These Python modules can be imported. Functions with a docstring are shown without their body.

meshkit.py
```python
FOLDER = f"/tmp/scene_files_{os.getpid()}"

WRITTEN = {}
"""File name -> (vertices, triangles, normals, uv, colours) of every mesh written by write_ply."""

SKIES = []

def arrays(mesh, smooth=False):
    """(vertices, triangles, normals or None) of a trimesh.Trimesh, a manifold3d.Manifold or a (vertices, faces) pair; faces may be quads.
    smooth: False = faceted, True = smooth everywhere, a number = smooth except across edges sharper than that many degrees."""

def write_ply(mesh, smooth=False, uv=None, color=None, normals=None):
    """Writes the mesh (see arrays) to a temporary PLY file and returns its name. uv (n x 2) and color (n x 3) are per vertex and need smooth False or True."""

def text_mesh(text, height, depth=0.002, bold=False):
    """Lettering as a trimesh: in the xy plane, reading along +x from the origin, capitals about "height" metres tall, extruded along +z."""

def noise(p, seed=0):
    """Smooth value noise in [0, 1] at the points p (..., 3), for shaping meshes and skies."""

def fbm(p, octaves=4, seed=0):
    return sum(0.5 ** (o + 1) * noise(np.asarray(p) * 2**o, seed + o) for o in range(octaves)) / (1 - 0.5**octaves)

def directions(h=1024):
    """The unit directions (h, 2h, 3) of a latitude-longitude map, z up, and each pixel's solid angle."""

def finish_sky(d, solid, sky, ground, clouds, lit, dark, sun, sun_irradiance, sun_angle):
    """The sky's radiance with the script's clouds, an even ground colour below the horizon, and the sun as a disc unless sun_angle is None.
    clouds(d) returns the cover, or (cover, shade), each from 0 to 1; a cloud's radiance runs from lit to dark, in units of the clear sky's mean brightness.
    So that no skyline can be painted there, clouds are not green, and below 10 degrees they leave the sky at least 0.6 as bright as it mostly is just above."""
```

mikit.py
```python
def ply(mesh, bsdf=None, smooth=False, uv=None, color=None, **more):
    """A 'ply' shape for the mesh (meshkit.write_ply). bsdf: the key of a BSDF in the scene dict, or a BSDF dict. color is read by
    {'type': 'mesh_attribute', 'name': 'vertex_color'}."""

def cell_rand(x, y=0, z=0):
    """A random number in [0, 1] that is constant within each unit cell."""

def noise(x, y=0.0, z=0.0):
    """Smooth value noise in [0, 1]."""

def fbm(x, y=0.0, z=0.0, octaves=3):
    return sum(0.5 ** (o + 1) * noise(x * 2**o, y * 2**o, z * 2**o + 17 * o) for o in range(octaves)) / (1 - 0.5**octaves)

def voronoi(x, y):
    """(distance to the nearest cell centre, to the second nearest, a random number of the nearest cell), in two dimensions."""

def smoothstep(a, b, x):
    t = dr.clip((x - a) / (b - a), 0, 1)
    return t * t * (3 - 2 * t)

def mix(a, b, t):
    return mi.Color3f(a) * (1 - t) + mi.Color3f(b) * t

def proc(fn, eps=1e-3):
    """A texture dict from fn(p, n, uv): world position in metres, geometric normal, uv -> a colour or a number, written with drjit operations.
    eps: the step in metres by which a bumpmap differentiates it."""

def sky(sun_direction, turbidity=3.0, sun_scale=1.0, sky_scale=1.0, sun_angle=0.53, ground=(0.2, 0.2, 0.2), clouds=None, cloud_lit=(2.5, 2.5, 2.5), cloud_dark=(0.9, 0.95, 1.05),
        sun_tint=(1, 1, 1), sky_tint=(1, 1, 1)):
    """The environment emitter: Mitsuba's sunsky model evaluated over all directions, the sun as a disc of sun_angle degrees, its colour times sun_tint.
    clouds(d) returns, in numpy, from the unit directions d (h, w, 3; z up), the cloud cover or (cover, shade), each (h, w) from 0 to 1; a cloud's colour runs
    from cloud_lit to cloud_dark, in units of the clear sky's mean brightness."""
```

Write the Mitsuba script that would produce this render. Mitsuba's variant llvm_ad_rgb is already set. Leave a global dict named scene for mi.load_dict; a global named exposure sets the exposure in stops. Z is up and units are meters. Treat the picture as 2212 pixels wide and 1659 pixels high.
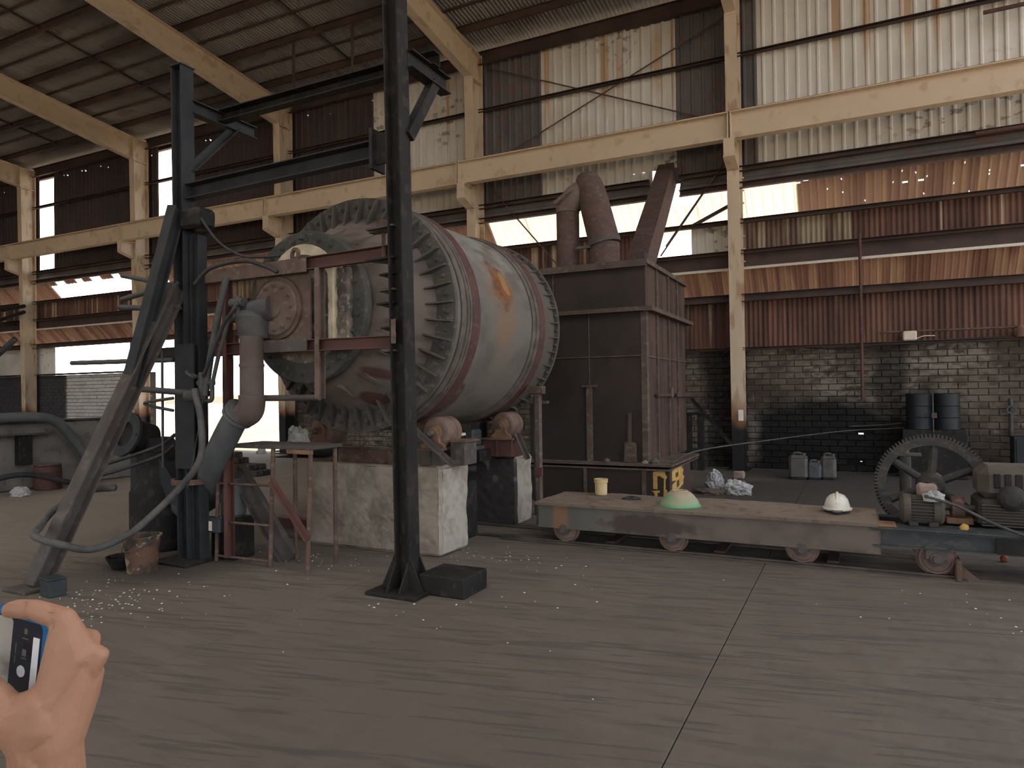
import math, random
import numpy as np, trimesh, drjit as dr, mitsuba as mi, mikit, meshkit
from shapely.geometry import Polygon
from mikit import noise, fbm, voronoi, cell_rand, smoothstep, mix
random.seed(7); rng = np.random.default_rng(7)
T = mi.ScalarTransform4f
V = lambda *a: np.array(a, float)

# ------------------------------------------------------------------ camera, sky, exposure
scene, labels = {}, {}
exposure = 3.6
_f, _yaw, _pitch, _roll, CAMH = 1497.0, math.radians(26.3), math.radians(.63), math.radians(-.75), 1.6
_fw = V(-math.sin(_yaw)*math.cos(_pitch), math.cos(_yaw)*math.cos(_pitch), math.sin(_pitch))
_r = np.cross(_fw, [0, 0, 1]); _r /= np.linalg.norm(_r); _u = np.cross(_r, _fw)
_up = -math.sin(_roll)*_r + math.cos(_roll)*_u
scene['camera'] = {'type': 'perspective', 'fov_axis': 'x', 'fov': math.degrees(2*math.atan(1106/_f)), 'near_clip': .05,
    'to_world': T().look_at(origin=[0, 0, CAMH], target=[_fw[0], _fw[1], CAMH+_fw[2]], up=list(_up))}
def cloud(d):
    n = meshkit.fbm(d*3.0, 4, 5)
    return np.clip(.55+1.2*(n-.45), 0, 1), np.clip(1.5*(n-.5), 0, 1)
scene['sky'] = mikit.sky([-.30, .26, .92], turbidity=4, sun_scale=.30, sun_angle=9, sky_scale=1.0, ground=(.30, .26, .21), clouds=cloud, cloud_lit=(1.92, 1.84, 1.72), cloud_dark=(1.1, 1.1, 1.06), sky_tint=(1.05, 1.0, .94))

# ------------------------------------------------------------------ mesh helpers
def cat(*ms):
    ms = [m for g in ms for m in (g if isinstance(g, (list, tuple)) else [g])]
    return trimesh.util.concatenate(ms) if len(ms) > 1 else ms[0]
def box(x0, x1, y0, y1, z0, z1):
    m = trimesh.creation.box(extents=(abs(x1-x0), abs(y1-y0), abs(z1-z0))); m.apply_translation(((x0+x1)/2, (y0+y1)/2, (z0+z1)/2)); return m
def cbox(x0, x1, y0, y1, z0, z1, c=.01):                      # chamfered box
    a, b = V(x0, y0, z0), V(x1, y1, z1); lo, hi = np.minimum(a, b), np.maximum(a, b); c = min(c, (hi-lo).min()*.45)
    p = []
    for sx in (0, 1):
        for sy in (0, 1):
            for sz in (0, 1):
                k = V(*(hi[i] if s else lo[i] for i, s in enumerate((sx, sy, sz)))); d = V(*(-c if s else c for s in (sx, sy, sz)))
                for ax in range(3):
                    q = k.copy()
                    for o in range(3):
                        if o != ax: q[o] += d[o]
                    p.append(q)
    return trimesh.convex.convex_hull(np.array(p))
def frame(d, up=(0, 0, 1)):
    d = np.asarray(d, float); d = d/np.linalg.norm(d); up = np.asarray(up, float)
    if abs(d @ up/np.linalg.norm(up)) > .98: up = V(0, 1, 0) if abs(d[1]) < .9 else V(1, 0, 0)
    s = np.cross(d, up); s /= np.linalg.norm(s); return d, s, np.cross(s, d)
def pI(h, b, tw=.01, tf=.014):
    return [(-b/2, -h/2), (b/2, -h/2), (b/2, -h/2+tf), (tw/2, -h/2+tf), (tw/2, h/2-tf), (b/2, h/2-tf), (b/2, h/2), (-b/2, h/2), (-b/2, h/2-tf), (-tw/2, h/2-tf), (-tw/2, -h/2+tf), (-b/2, -h/2+tf)]
def pC(h, b, t=.01): return [(0, -h/2), (b, -h/2), (b, -h/2+t), (t, -h/2+t), (t, h/2-t), (b, h/2-t), (b, h/2), (0, h/2)]
def pL(a, b, t=.008): return [(0, 0), (b, 0), (b, t), (t, t), (t, a), (0, a)]
def pR(w, h): return [(-w/2, -h/2), (w/2, -h/2), (w/2, h/2), (-w/2, h/2)]
def pO(r, n=12): return [(r*math.cos(2*math.pi*k/n), r*math.sin(2*math.pi*k/n)) for k in range(n)]
def beam(p, q, prof, up=(0, 0, 1), cap=True):                 # profile (side, up) swept from p to q
    p, q = np.asarray(p, float), np.asarray(q, float); d, s, u = frame(q-p, up); L = np.linalg.norm(q-p)
    m = trimesh.creation.extrude_polygon(Polygon(prof), L, engine='earcut')
    M = np.eye(4); M[:3, 0], M[:3, 1], M[:3, 2], M[:3, 3] = s, u, -d, q
    # keep a right-handed frame: side x up = -direction
    m.apply_transform(M); return m
def prism(pts, axis, a, b):                                   # polygon in the plane across axis, from a to b along it
    m = trimesh.creation.extrude_polygon(Polygon(pts), b-a, engine='earcut'); v = m.vertices.copy()
    m.vertices = {'x': np.c_[v[:, 2]+a, v[:, 0], v[:, 1]], 'y': np.c_[v[:, 0], v[:, 2]+a, v[:, 1]], 'z': np.c_[v[:, 0], v[:, 1], v[:, 2]+a]}[axis]
    if axis == 'y': m.invert()
    return m
def cyl(p, q, r, n=20, c=0.0, r2=None):
    L = np.linalg.norm(np.asarray(q, float)-np.asarray(p, float)); r2 = r if r2 is None else r2
    c = min(c, L*.4, min(r, r2)*.6)
    prof = [(0, 0), (r-c, 0), (r, c), (r2, L-c), (r2-c, L), (0, L)] if c > 0 else [(0, 0), (r, 0), (r2, L), (0, L)]
    return lathe(prof, p, np.asarray(q, float)-np.asarray(p, float), n)
def lathe(prof, p=(0, 0, 0), axis=(0, 0, 1), n=32):           # profile (radius, height)
    prof = np.asarray(prof, float); k = len(prof); d, s, u = frame(axis, (0, 0, 1) if abs(np.asarray(axis, float)[2]) < .9*np.linalg.norm(axis) else (0, 1, 0))
    t = np.linspace(0, 2*np.pi, n, endpoint=False)
    v = (np.asarray(p, float)+prof[:, None, 1:2]*d+prof[:, None, 0:1]*(np.cos(t)[None, :, None]*s+np.sin(t)[None, :, None]*u)).reshape(-1, 3)
    f = []
    for i in range(k-1):
        for j in range(n):
            a, b, c_, e = i*n+j, i*n+(j+1) % n, (i+1)*n+(j+1) % n, (i+1)*n+j
            f += [(a, c_, b), (a, e, c_)]
    m = trimesh.Trimesh(v, np.array(f), process=False); m.merge_vertices(); m.update_faces(m.nondegenerate_faces())
    if m.is_volume is False and m.volume < 0: m.invert()
    elif m.volume < 0: m.invert()
    return m
def spline(pts, n=8):
    p = np.asarray(pts, float); p = np.vstack([2*p[0]-p[1], p, 2*p[-1]-p[-2]]); out = []
    for i in range(1, len(p)-2):
        for t in np.linspace(0, 1, n, endpoint=False):
            a, b, c, d = p[i-1], p[i], p[i+1], p[i+2]
            out.append(.5*((2*b)+(c-a)*t+(2*a-5*b+4*c-d)*t*t+(3*b-a-3*c+d)*t**3))
    return np.array(out+[p[-2]])
def tube(pts, r, n=10, sm=0, closed=True):
    p = spline(pts, sm) if sm else np.asarray(pts, float); r = np.broadcast_to(np.interp(np.linspace(0, 1, len(p)), np.linspace(0, 1, np.size(r)), np.atleast_1d(r)), (len(p),))
    t = np.gradient(p, axis=0); t /= np.linalg.norm(t, axis=1, keepdims=True)+1e-12
    _, s, u = frame(t[0]); S, U = [], []
    for k in range(len(p)):
        s = s-t[k]*(s@t[k]); s /= np.linalg.norm(s); S.append(s); U.append(np.cross(t[k], s))
    S, U = np.array(S), np.array(U); a = np.arange(n)*2*np.pi/n
    v = p[:, None]+r[:, None, None]*(np.cos(a)[None, :, None]*S[:, None]+np.sin(a)[None, :, None]*U[:, None])
    v = np.vstack([v.reshape(-1, 3), p[:1], p[-1:]]); N = len(p); f = []
    for i in range(N-1):
        for j in range(n): f += [(i*n+j, i*n+(j+1) % n, (i+1)*n+(j+1) % n), (i*n+j, (i+1)*n+(j+1) % n, (i+1)*n+j)]
    for j in range(n): f += [(N*n, (j+1) % n, j), (N*n+1, (N-1)*n+j, (N-1)*n+(j+1) % n)]
    return trimesh.Trimesh(v, np.array(f), process=False)
def elbow_tube(pts, r, n=20): return tube(pts, r, n)
def rot(m, deg, axis, at=(0, 0, 0)):
    m = m.copy(); m.apply_transform(trimesh.transformations.rotation_matrix(math.radians(deg), axis, at)); return m
def rough(m, amp, scale, seed=0, edge=.08):                   # finely subdivided and displaced
    m = m.subdivide_to_size(edge); n = m.vertex_normals
    m.vertices = m.vertices+n*((meshkit.fbm(m.vertices*scale, 4, seed)-.5)*2*amp)[:, None]; return m
def hexbolt(p, axis, r=.018, h=.014):
    p, axis = np.asarray(p, float), np.asarray(axis, float); axis = axis/np.linalg.norm(axis)
    return lathe([(0, 0), (r, 0), (r, h*.8), (r*.8, h), (r*.45, h), (r*.45, h*1.9), (0, h*1.9)], p, axis, 6)
def smoothed(m, it=10, edge=.01):
    m = m.subdivide_to_size(edge); trimesh.smoothing.filter_taubin(m, iterations=it); return m
def hull_chain(pts):                                           # pts: (x, y, z, r); rounded chain of hulls, as one manifold
    import manifold3d as m3
    out = None
    sp = lambda p: m3.Manifold.sphere(float(p[3]), 20).translate([float(x) for x in p[:3]])
    for a, b in zip(pts[:-1], pts[1:]):
        h = m3.Manifold.batch_hull([sp(a), sp(b)]); out = h if out is None else out+h
    return out

# ------------------------------------------------------------------ scene helpers
def ref(k): return {'type': 'ref', 'id': 'mat_'+k}
_count = {}
def num(base):
    k = base if base not in _count else f'{base}_{_count[base]:03d}'
    _count[base] = _count.get(base, 0)+1; return k
def thing(name, label, category, group=None):
    k = num(name); labels[k] = {'label': label, 'category': category}
    if group: labels[k]['group'] = group
    return k
def put(key, shape, mat, smooth=30, label=None, kind=None, to=None):
    d = dict(shape) if isinstance(shape, dict) else mikit.ply(shape, mat, smooth)
    d['bsdf'] = ref(mat)
    if to is not None: d['to_world'] = to
    scene[key] = d
    if label or kind:
        labels.setdefault(key, {})
        if label: labels[key]['label'] = label
        if kind: labels[key]['kind'] = kind
    return key
def part(parent, name, shape, mat, smooth=30, label=None, kind=None, to=None): return put(num(parent+'__'+name), shape, mat, smooth, label, kind, to)
def solo(name, mesh, mat, label, category, group=None, smooth=30, to=None):
    k = thing(name, label, category, group); put(k, mesh, mat, smooth, to=to); return k
def struct(name): labels[name] = {'kind': 'structure'}; return name

# ------------------------------------------------------------------ materials
def C(*a): return mi.Color3f(*a)
def mat(name, fn, rough=.75, metallic=0.0, spec=.35, two=True, bump=None):
    col = fn if isinstance(fn, dict) else ({'type': 'rgb', 'value': list(fn)} if isinstance(fn, (tuple, list)) else mikit.proc(fn))
    b = {'type': 'principled', 'base_color': col, 'roughness': rough, 'metallic': metallic, 'specular': spec}
    if bump: b = {'type': 'bumpmap', 'arbitrary': mikit.proc(bump[0], bump[2] if len(bump) > 2 else 2e-3), 'scale': bump[1], 'bsdf': b}
    if two: b = {'type': 'twosided', 'bsdf': b}
    scene['mat_'+name] = b; return name
def grime(c1, c2, c3=None, s=3.0, streak=0.0, k=.5, w=.25, seed=0):
    """c1 with patches of c2, speckles of c3; streak > 0 draws the patches out along z."""
    def fn(p, n, uv):
        zs = s*(1-.85*streak)
        a = fbm(p.x*s+seed*7.3, p.y*s+3.1, p.z*zs, 4)
        c = mix(c1, c2, smoothstep(k-w, k+w, a))
        if c3 is not None:
            b = fbm(p.x*s*4+9, p.y*s*4, p.z*zs*4+seed, 4)
            c = mix(c, c3, smoothstep(.56, .72, b)*.6)
        return c
    return fn
CREAM = (.55, .445, .325)
mat('cream_paint', grime(CREAM, (.50, .395, .28), (.38, .275, .18), 1.3, .3, .55, .35), .6)
def column_fn(p, n, uv):
    a = fbm(p.x*3, p.y*3, p.z*.8, 4)
    c = mix(CREAM, (.48, .38, .27), smoothstep(.35, .75, a))
    c = mix(c, (.26, .11, .04), smoothstep(.55, .72, fbm(p.x*9, p.y*9, p.z*1.7, 3))*.5)
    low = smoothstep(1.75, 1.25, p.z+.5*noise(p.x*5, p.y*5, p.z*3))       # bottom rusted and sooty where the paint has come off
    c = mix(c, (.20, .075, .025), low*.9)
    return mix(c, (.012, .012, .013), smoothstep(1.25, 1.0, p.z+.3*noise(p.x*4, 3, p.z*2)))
mat('column_paint', column_fn, .6)
mat('dark_purlin', grime((.050, .035, .030), (.09, .055, .045), None, 2.0), .7)
mat('dark_girt', grime((.045, .032, .030), (.075, .045, .038), None, 2.5), .7)
def roof_fn(p, n, uv):
    a = fbm(p.x*.8, p.y*.8, 0, 4); sh = cell_rand(dr.floor(p.x/1.5), dr.floor(p.y/2.6), 3)
    c = mix((.235, .22, .205), (.30, .28, .26), a*.5+sh*.5)
    return mix(c, (.15, .105, .08), smoothstep(.58, .75, fbm(p.x*1.1, p.y*2.5, 5, 4))*.5)
mat('roof_sheet', roof_fn, .6)
def pale_fn(p, n, uv):
    st = noise(p.x*9, 1.0, p.z*.35); big = fbm(p.x*.9, 2, p.z*.7, 3)
    c = mix((.60, .575, .52), (.50, .455, .385), smoothstep(.35, .8, big))
    rust = smoothstep(.60, .85, st)*smoothstep(7.2, 8.6, p.z)*smoothstep(.45, .6, noise(p.x*.9+4, 8, p.z*.15))
    c = mix(c, (.42, .24, .10), rust*.75)
    blot = smoothstep(.60, .70, fbm(p.x*8, 4, p.z*8, 3))*smoothstep(.66, .80, noise(p.x*.9+31, 7, p.z*.6+3))
    return mix(c, (.16, .125, .10), blot*.7)
mat('pale_sheet', pale_fn, .55)
mat('grey_sheet', grime((.085, .082, .085), (.125, .115, .11), (.16, .07, .05), 2.2, .7), .6)
mat('purple_sheet', grime((.044, .035, .038), (.066, .045, .045), None, 1.8, .7), .65)
def rust_sheet_fn(p, n, uv):
    st = noise(p.x*13, 1, p.z*.25); st2 = fbm(p.x*2.2, 4, p.z*.5, 3)
    c = mix((.085, .042, .032), (.145, .072, .050), smoothstep(.3, .75, st2))
    c = mix(c, (.055, .028, .022), smoothstep(.62, .8, st)*.8)
    pale = smoothstep(.72, .86, noise(p.x*11+50, 3, p.z*.2))*smoothstep(.30, .55, noise(p.x*.55+3.3, 6, dr.floor(p.z)))
    return mix(c, (.42, .33, .21), pale*.8)
mat('rust_sheet', rust_sheet_fn, .75)
def pink_fn(p, n, uv):
    st = fbm(p.x*5.5, 1, p.z*.4+p.y*.3, 3); hi = smoothstep(4.6, 4.9, p.z)
    c = mix(mix((.30, .18, .135), (.38, .27, .215), hi), mix((.18, .095, .072), (.26, .175, .14), hi), smoothstep(.42, .68, st))
    return mix(c, (.46, .33, .22), smoothstep(.62, .78, noise(p.x*7+20, 2, p.z*.6))*.45)
def zone_sheet_fn(p, n, uv):                                   # the faded sheets beside the column: cream with rust streaks
    st = noise(p.x*14, 1, p.z*.3)
    return mix((.26, .21, .14), (.11, .066, .045), smoothstep(.35, .65, st))
mat('faded_sheet', zone_sheet_fn, .7)
mat('pink_sheet', pink_fn, .7)
scene['mat_cream_fibreglass'] = {'type': 'principledthin', 'base_color': {'type': 'rgb', 'value': [.80, .74, .60]}, 'roughness': .6, 'diff_trans': 1.1, 'spec_trans': 0.0, 'eta': 1.4}
scene['mat_skylight_fibreglass'] = {'type': 'principledthin', 'base_color': {'type': 'rgb', 'value': [.85, .83, .78]}, 'roughness': .6, 'diff_trans': 1.0, 'spec_trans': 0.0, 'eta': 1.4}
def soot(p):                                                   # stained by smoke where the work was done
    e = .35*(fbm(p.x*1.5, 3, p.z*1.8, 3)-.5)*2
    s1 = smoothstep(1.70, 1.15, p.z+e*1.2+.12*dr.abs(p.x+.3))*smoothstep(-1.95, -1.6, p.x+e*.4)*smoothstep(2.6, 1.7, p.x+e+p.z*.6)
    s2 = smoothstep(.35, .15, dr.abs(p.x-.62+e*.5))*smoothstep(-.4, .4, e+.3)
    s3 = smoothstep(1.75, 1.35, p.z+e)*smoothstep(.55, .25, dr.abs(p.x-.9))
    s4 = smoothstep(.6, .25, dr.abs(p.x+2.35+e*.5))
    return dr.maximum(dr.maximum(s1, s2*.8), dr.maximum(s3*.7, s4*.85))
def brick_fn(p, n, uv):
    j = cell_rand(dr.floor(p.x/.15), 2, dr.floor(p.z/.12)); a = fbm(p.x*2.0, 5, p.z*2.0, 4); f = fbm(p.x*11, 3, p.z*14, 3)
    c = mix((.060, .047, .038), (.135, .112, .090), smoothstep(.30, .72, a*.85+j*.15))
    c = mix(c, (.215, .19, .16), smoothstep(.50, .68, fbm(p.x*1.1+4.4, 8, p.z*1.3, 3)*.6+f*.4)*.8)
    c = mix(c, (.055, .036, .028), smoothstep(.55, .70, fbm(p.x*6, 2, p.z*9, 3))*.6)
    c = mix(c, (.050, .040, .034), smoothstep(1.6, 2.3, p.z)*smoothstep(.35, .65, noise(p.x*1.2, 9, p.z*.8))*.7)
    c = mix(c, (.010, .010, .010), soot(p)*.95)
    white = smoothstep(-20.2, -20.6, p.x)*smoothstep(-24.4, -24.2, p.x)
    c = mix(c, mix((.62, .60, .57), (.42, .40, .38), a), white)
    return mix(c, (.055, .053, .058), smoothstep(-24.2, -24.5, p.x))
mat('brick', brick_fn, .9, 0, .2)
mat('mortar', lambda p, n, uv: mix(mix((.055, .046, .038), (.09, .075, .062), noise(p.x*3, 1, p.z*3)), (.010, .010, .011), soot(p)), .95, 0, .15)
def floor_fn(p, n, uv):
    a = fbm(p.x*.55, p.y*.55, 1, 4); b = fbm(p.x*5, p.y*2.2, 2, 3)
    w = p.y+.35*fbm(p.x*.6, p.y*.6, 7, 2); tr = fbm(p.x*1.6+w*.8, w*13, 2, 3)              # long trowel strokes
    w2 = fbm(p.x*1.9+p.y*1.6, p.y*30-p.x*7, 9, 3)                                  # short dark scrapes
    c = mix((.108, .089, .071), (.142, .119, .096), smoothstep(.3, .7, a)*.6+b*.3)
    c = mix(c, (.080, .066, .053), smoothstep(.50, .70, tr)*.4)
    c = mix(c, (.048, .040, .033), smoothstep(.60, .70, w2)*.5)
    c = mix(c, (.082, .068, .055), smoothstep(.5, .8, fbm(p.x*2.3+9, p.y*3, 3, 4))*.3)
    c = mix(c, (.085, .070, .060), smoothstep(-9.0, -6.0, p.x+2.0*(a-.5))*smoothstep(15, 6, p.y)*.30)
    c = mix(c, (.19, .165, .138), smoothstep(-6.5, -8.5, p.x)*.6)                    # paler, drier slab towards the door
    oil = smoothstep(1.0, .35, dr.sqrt(dr.square(p.x+5.9)+dr.square((p.y-4.4)*1.2))+.5*(a-.5))
    c = mix(c, (.035, .030, .028), oil*.7)
    yard = smoothstep(8.3, 10.5, p.y+.8*(a-.5))*smoothstep(-3.2, -1.5, p.x)
    return mix(c, (.032, .029, .027), yard*.85)
mat('concrete_floor', floor_fn, .8, 0, .3, bump=(lambda p, n, uv: fbm(p.x*9, p.y*9, 0, 3), .012, 4e-3))
mat('joint_dirt', (.03, .025, .022), .95)
mat('yard_ground', grime((.42, .36, .28), (.34, .28, .21), None, .3), .95)
mat('plaster', grime((.20, .185, .17), (.14, .125, .112), (.085, .075, .07), 2.6, .5, .5, .22), .9)
mat('plaster_sooty', grime((.060, .052, .047), (.035, .031, .030), (.16, .14, .12), 5.0, .2, .5, .2), .9)
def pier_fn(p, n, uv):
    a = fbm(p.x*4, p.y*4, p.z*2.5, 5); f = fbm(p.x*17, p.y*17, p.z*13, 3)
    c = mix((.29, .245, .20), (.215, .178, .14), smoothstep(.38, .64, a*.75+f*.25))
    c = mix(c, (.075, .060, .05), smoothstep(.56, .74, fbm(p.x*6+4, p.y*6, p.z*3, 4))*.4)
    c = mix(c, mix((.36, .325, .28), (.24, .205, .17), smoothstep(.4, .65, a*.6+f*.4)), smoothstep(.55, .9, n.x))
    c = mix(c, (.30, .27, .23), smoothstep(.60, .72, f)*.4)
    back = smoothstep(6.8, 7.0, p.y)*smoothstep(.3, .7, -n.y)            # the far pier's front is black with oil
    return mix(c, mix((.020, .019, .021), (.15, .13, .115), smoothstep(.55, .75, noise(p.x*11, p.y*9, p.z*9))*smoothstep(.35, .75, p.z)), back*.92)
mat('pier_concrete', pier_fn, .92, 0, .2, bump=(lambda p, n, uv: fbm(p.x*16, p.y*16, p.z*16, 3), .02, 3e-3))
mat('black_steel', grime((.013, .0118, .0112), (.021, .019, .0175), (.045, .034, .028), 5, .6), .65, 0, .2)
mat('blue_black_steel', grime((.023, .0245, .028), (.034, .0355, .038), None, 4), .65, 0, .2)
mat('dusty_steel', grime((.075, .066, .060), (.055, .043, .038), (.12, .10, .09), 4, .3), .75)
mat('red_oxide', grime((.105, .045, .036), (.070, .033, .029), None, 4, .3), .65)
mat('rust_brown', grime((.115, .075, .055), (.075, .043, .033), (.17, .12, .085), 5), .8)
mat('rust_orange', grime((.20, .115, .065), (.115, .065, .045), None, 7), .85)
def shell_fn(p, n, uv):
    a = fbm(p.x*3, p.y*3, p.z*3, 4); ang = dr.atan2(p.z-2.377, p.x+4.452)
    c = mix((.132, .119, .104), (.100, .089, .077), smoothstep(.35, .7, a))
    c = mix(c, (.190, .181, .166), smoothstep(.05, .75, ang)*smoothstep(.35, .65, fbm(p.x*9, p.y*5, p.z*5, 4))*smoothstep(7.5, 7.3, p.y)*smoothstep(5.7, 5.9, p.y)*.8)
    e = (fbm(p.x*6, p.y*6, p.z*6, 4)-.5)*.55
    halo = smoothstep(.62, .12, dr.sqrt(dr.square((p.y-6.62)*1.55)+dr.square(dr.minimum(ang-.31, 0)*.62+dr.maximum(ang-.31, 0)*1.9))+e)
    c = mix(c, (.19, .108, .060), halo*.75)
    core = smoothstep(.27, .17, dr.sqrt(dr.square((p.y-6.62)*1.2)+dr.square((ang-.33)*1.0))+e*.5)
    c = mix(c, mix((.17, .062, .018), (.11, .042, .017), smoothstep(.4, .65, fbm(p.x*14, p.y*14, p.z*14, 3))), core)
    c = mix(c, (.26, .135, .05), smoothstep(.12, .09, dr.sqrt(dr.square((p.y-6.72)*1.4)+dr.square((ang-.36)*.9))+e*.35))
    dk = smoothstep(.20, .12, dr.sqrt(dr.square((p.y-6.12+.1*(ang+.85))*1.5)+dr.square((ang+.87)*.75))+e*.35)
    c = mix(c, (.075, .045, .036), dk)
    low = smoothstep(.50, .70, fbm(p.x*9, p.y*9, p.z*9, 4)); c = mix(c, (.13, .115, .096), low*.4); return mix(c, (.085, .074, .064), smoothstep(7.62, 7.70, p.y))
mat('furnace_shell', shell_fn, .7, 0, .3)
mat('ring_paint', grime((.082, .037, .032), (.060, .030, .027), (.10, .066, .054), 6), .65)
mat('dark_ring', grime((.07, .06, .052), (.12, .10, .085), None, 8), .7)
def endplate_fn(p, n, uv):
    a = fbm(p.x*2.5, p.y*2, p.z*4, 4)
    c = mix((.138, .113, .098), (.105, .085, .074), smoothstep(.35, .7, a))
    c = mix(c, (.075, .059, .052), smoothstep(.60, .75, fbm(p.x*4+7, p.y, p.z*9, 3))*.6)
    scar = smoothstep(.13, .08, dr.sqrt(dr.square((p.x+3.98)*.8)+dr.square((p.z-1.79+.25*(p.x+3.98))*1.9))+.12*(a-.5))
    scar2 = smoothstep(.12, .08, dr.sqrt(dr.square((p.x+4.13)*.8)+dr.square((p.z-1.55)*1.5))+.1*(a-.5))
    return mix(c, (.075, .040, .036), dr.maximum(scar, scar2))
mat('dusty_plate', endplate_fn, .9, 0, .2)
mat('flange_dark', grime((.050, .047, .042), (.085, .077, .066), (.13, .115, .10), 6), .75)
mat('gusset_dusty', grime((.085, .075, .065), (.058, .052, .046), None, 6), .8)
mat('door_green', grime((.042, .045, .039), (.066, .064, .056), (.11, .10, .088), 5), .75)
mat('crust', grime((.15, .125, .10), (.075, .068, .06), (.33, .29, .23), 7, .4, .5, .18), .95)
mat('white_lining', grime((.55, .48, .36), (.40, .33, .23), None, 7), .9)
mat('rust_plate', grime((.135, .10, .083), (.095, .060, .050), (.175, .14, .115), 4), .85)
mat('pipe_grey', grime((.10, .105, .105), (.075, .078, .080), None, 4), .55)
mat('duct_rust', grime((.105, .082, .072), (.085, .060, .052), None, 4), .75)
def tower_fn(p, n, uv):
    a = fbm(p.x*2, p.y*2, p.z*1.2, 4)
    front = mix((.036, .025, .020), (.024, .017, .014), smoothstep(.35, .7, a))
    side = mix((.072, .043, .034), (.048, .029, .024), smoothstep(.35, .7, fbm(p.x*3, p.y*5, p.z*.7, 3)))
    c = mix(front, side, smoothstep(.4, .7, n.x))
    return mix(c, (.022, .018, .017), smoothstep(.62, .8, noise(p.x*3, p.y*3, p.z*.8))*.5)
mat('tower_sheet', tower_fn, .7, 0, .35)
mat('tower_angle', grime((.070, .045, .035), (.095, .072, .058), (.14, .12, .10), 5), .8)
mat('oxide_duct', grime((.095, .058, .050), (.072, .045, .040), (.12, .095, .082), 6), .8)
mat('oxide_duct_dusty', grime((.165, .125, .105), (.12, .085, .072), (.20, .16, .135), 5), .85)
mat('yellow_paint', grime((.50, .32, .095), (.40, .24, .07), (.25, .15, .06), 9), .7)
mat('deck_dust', grime((.150, .115, .088), (.115, .086, .066), (.085, .055, .04), 3), .9)
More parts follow.
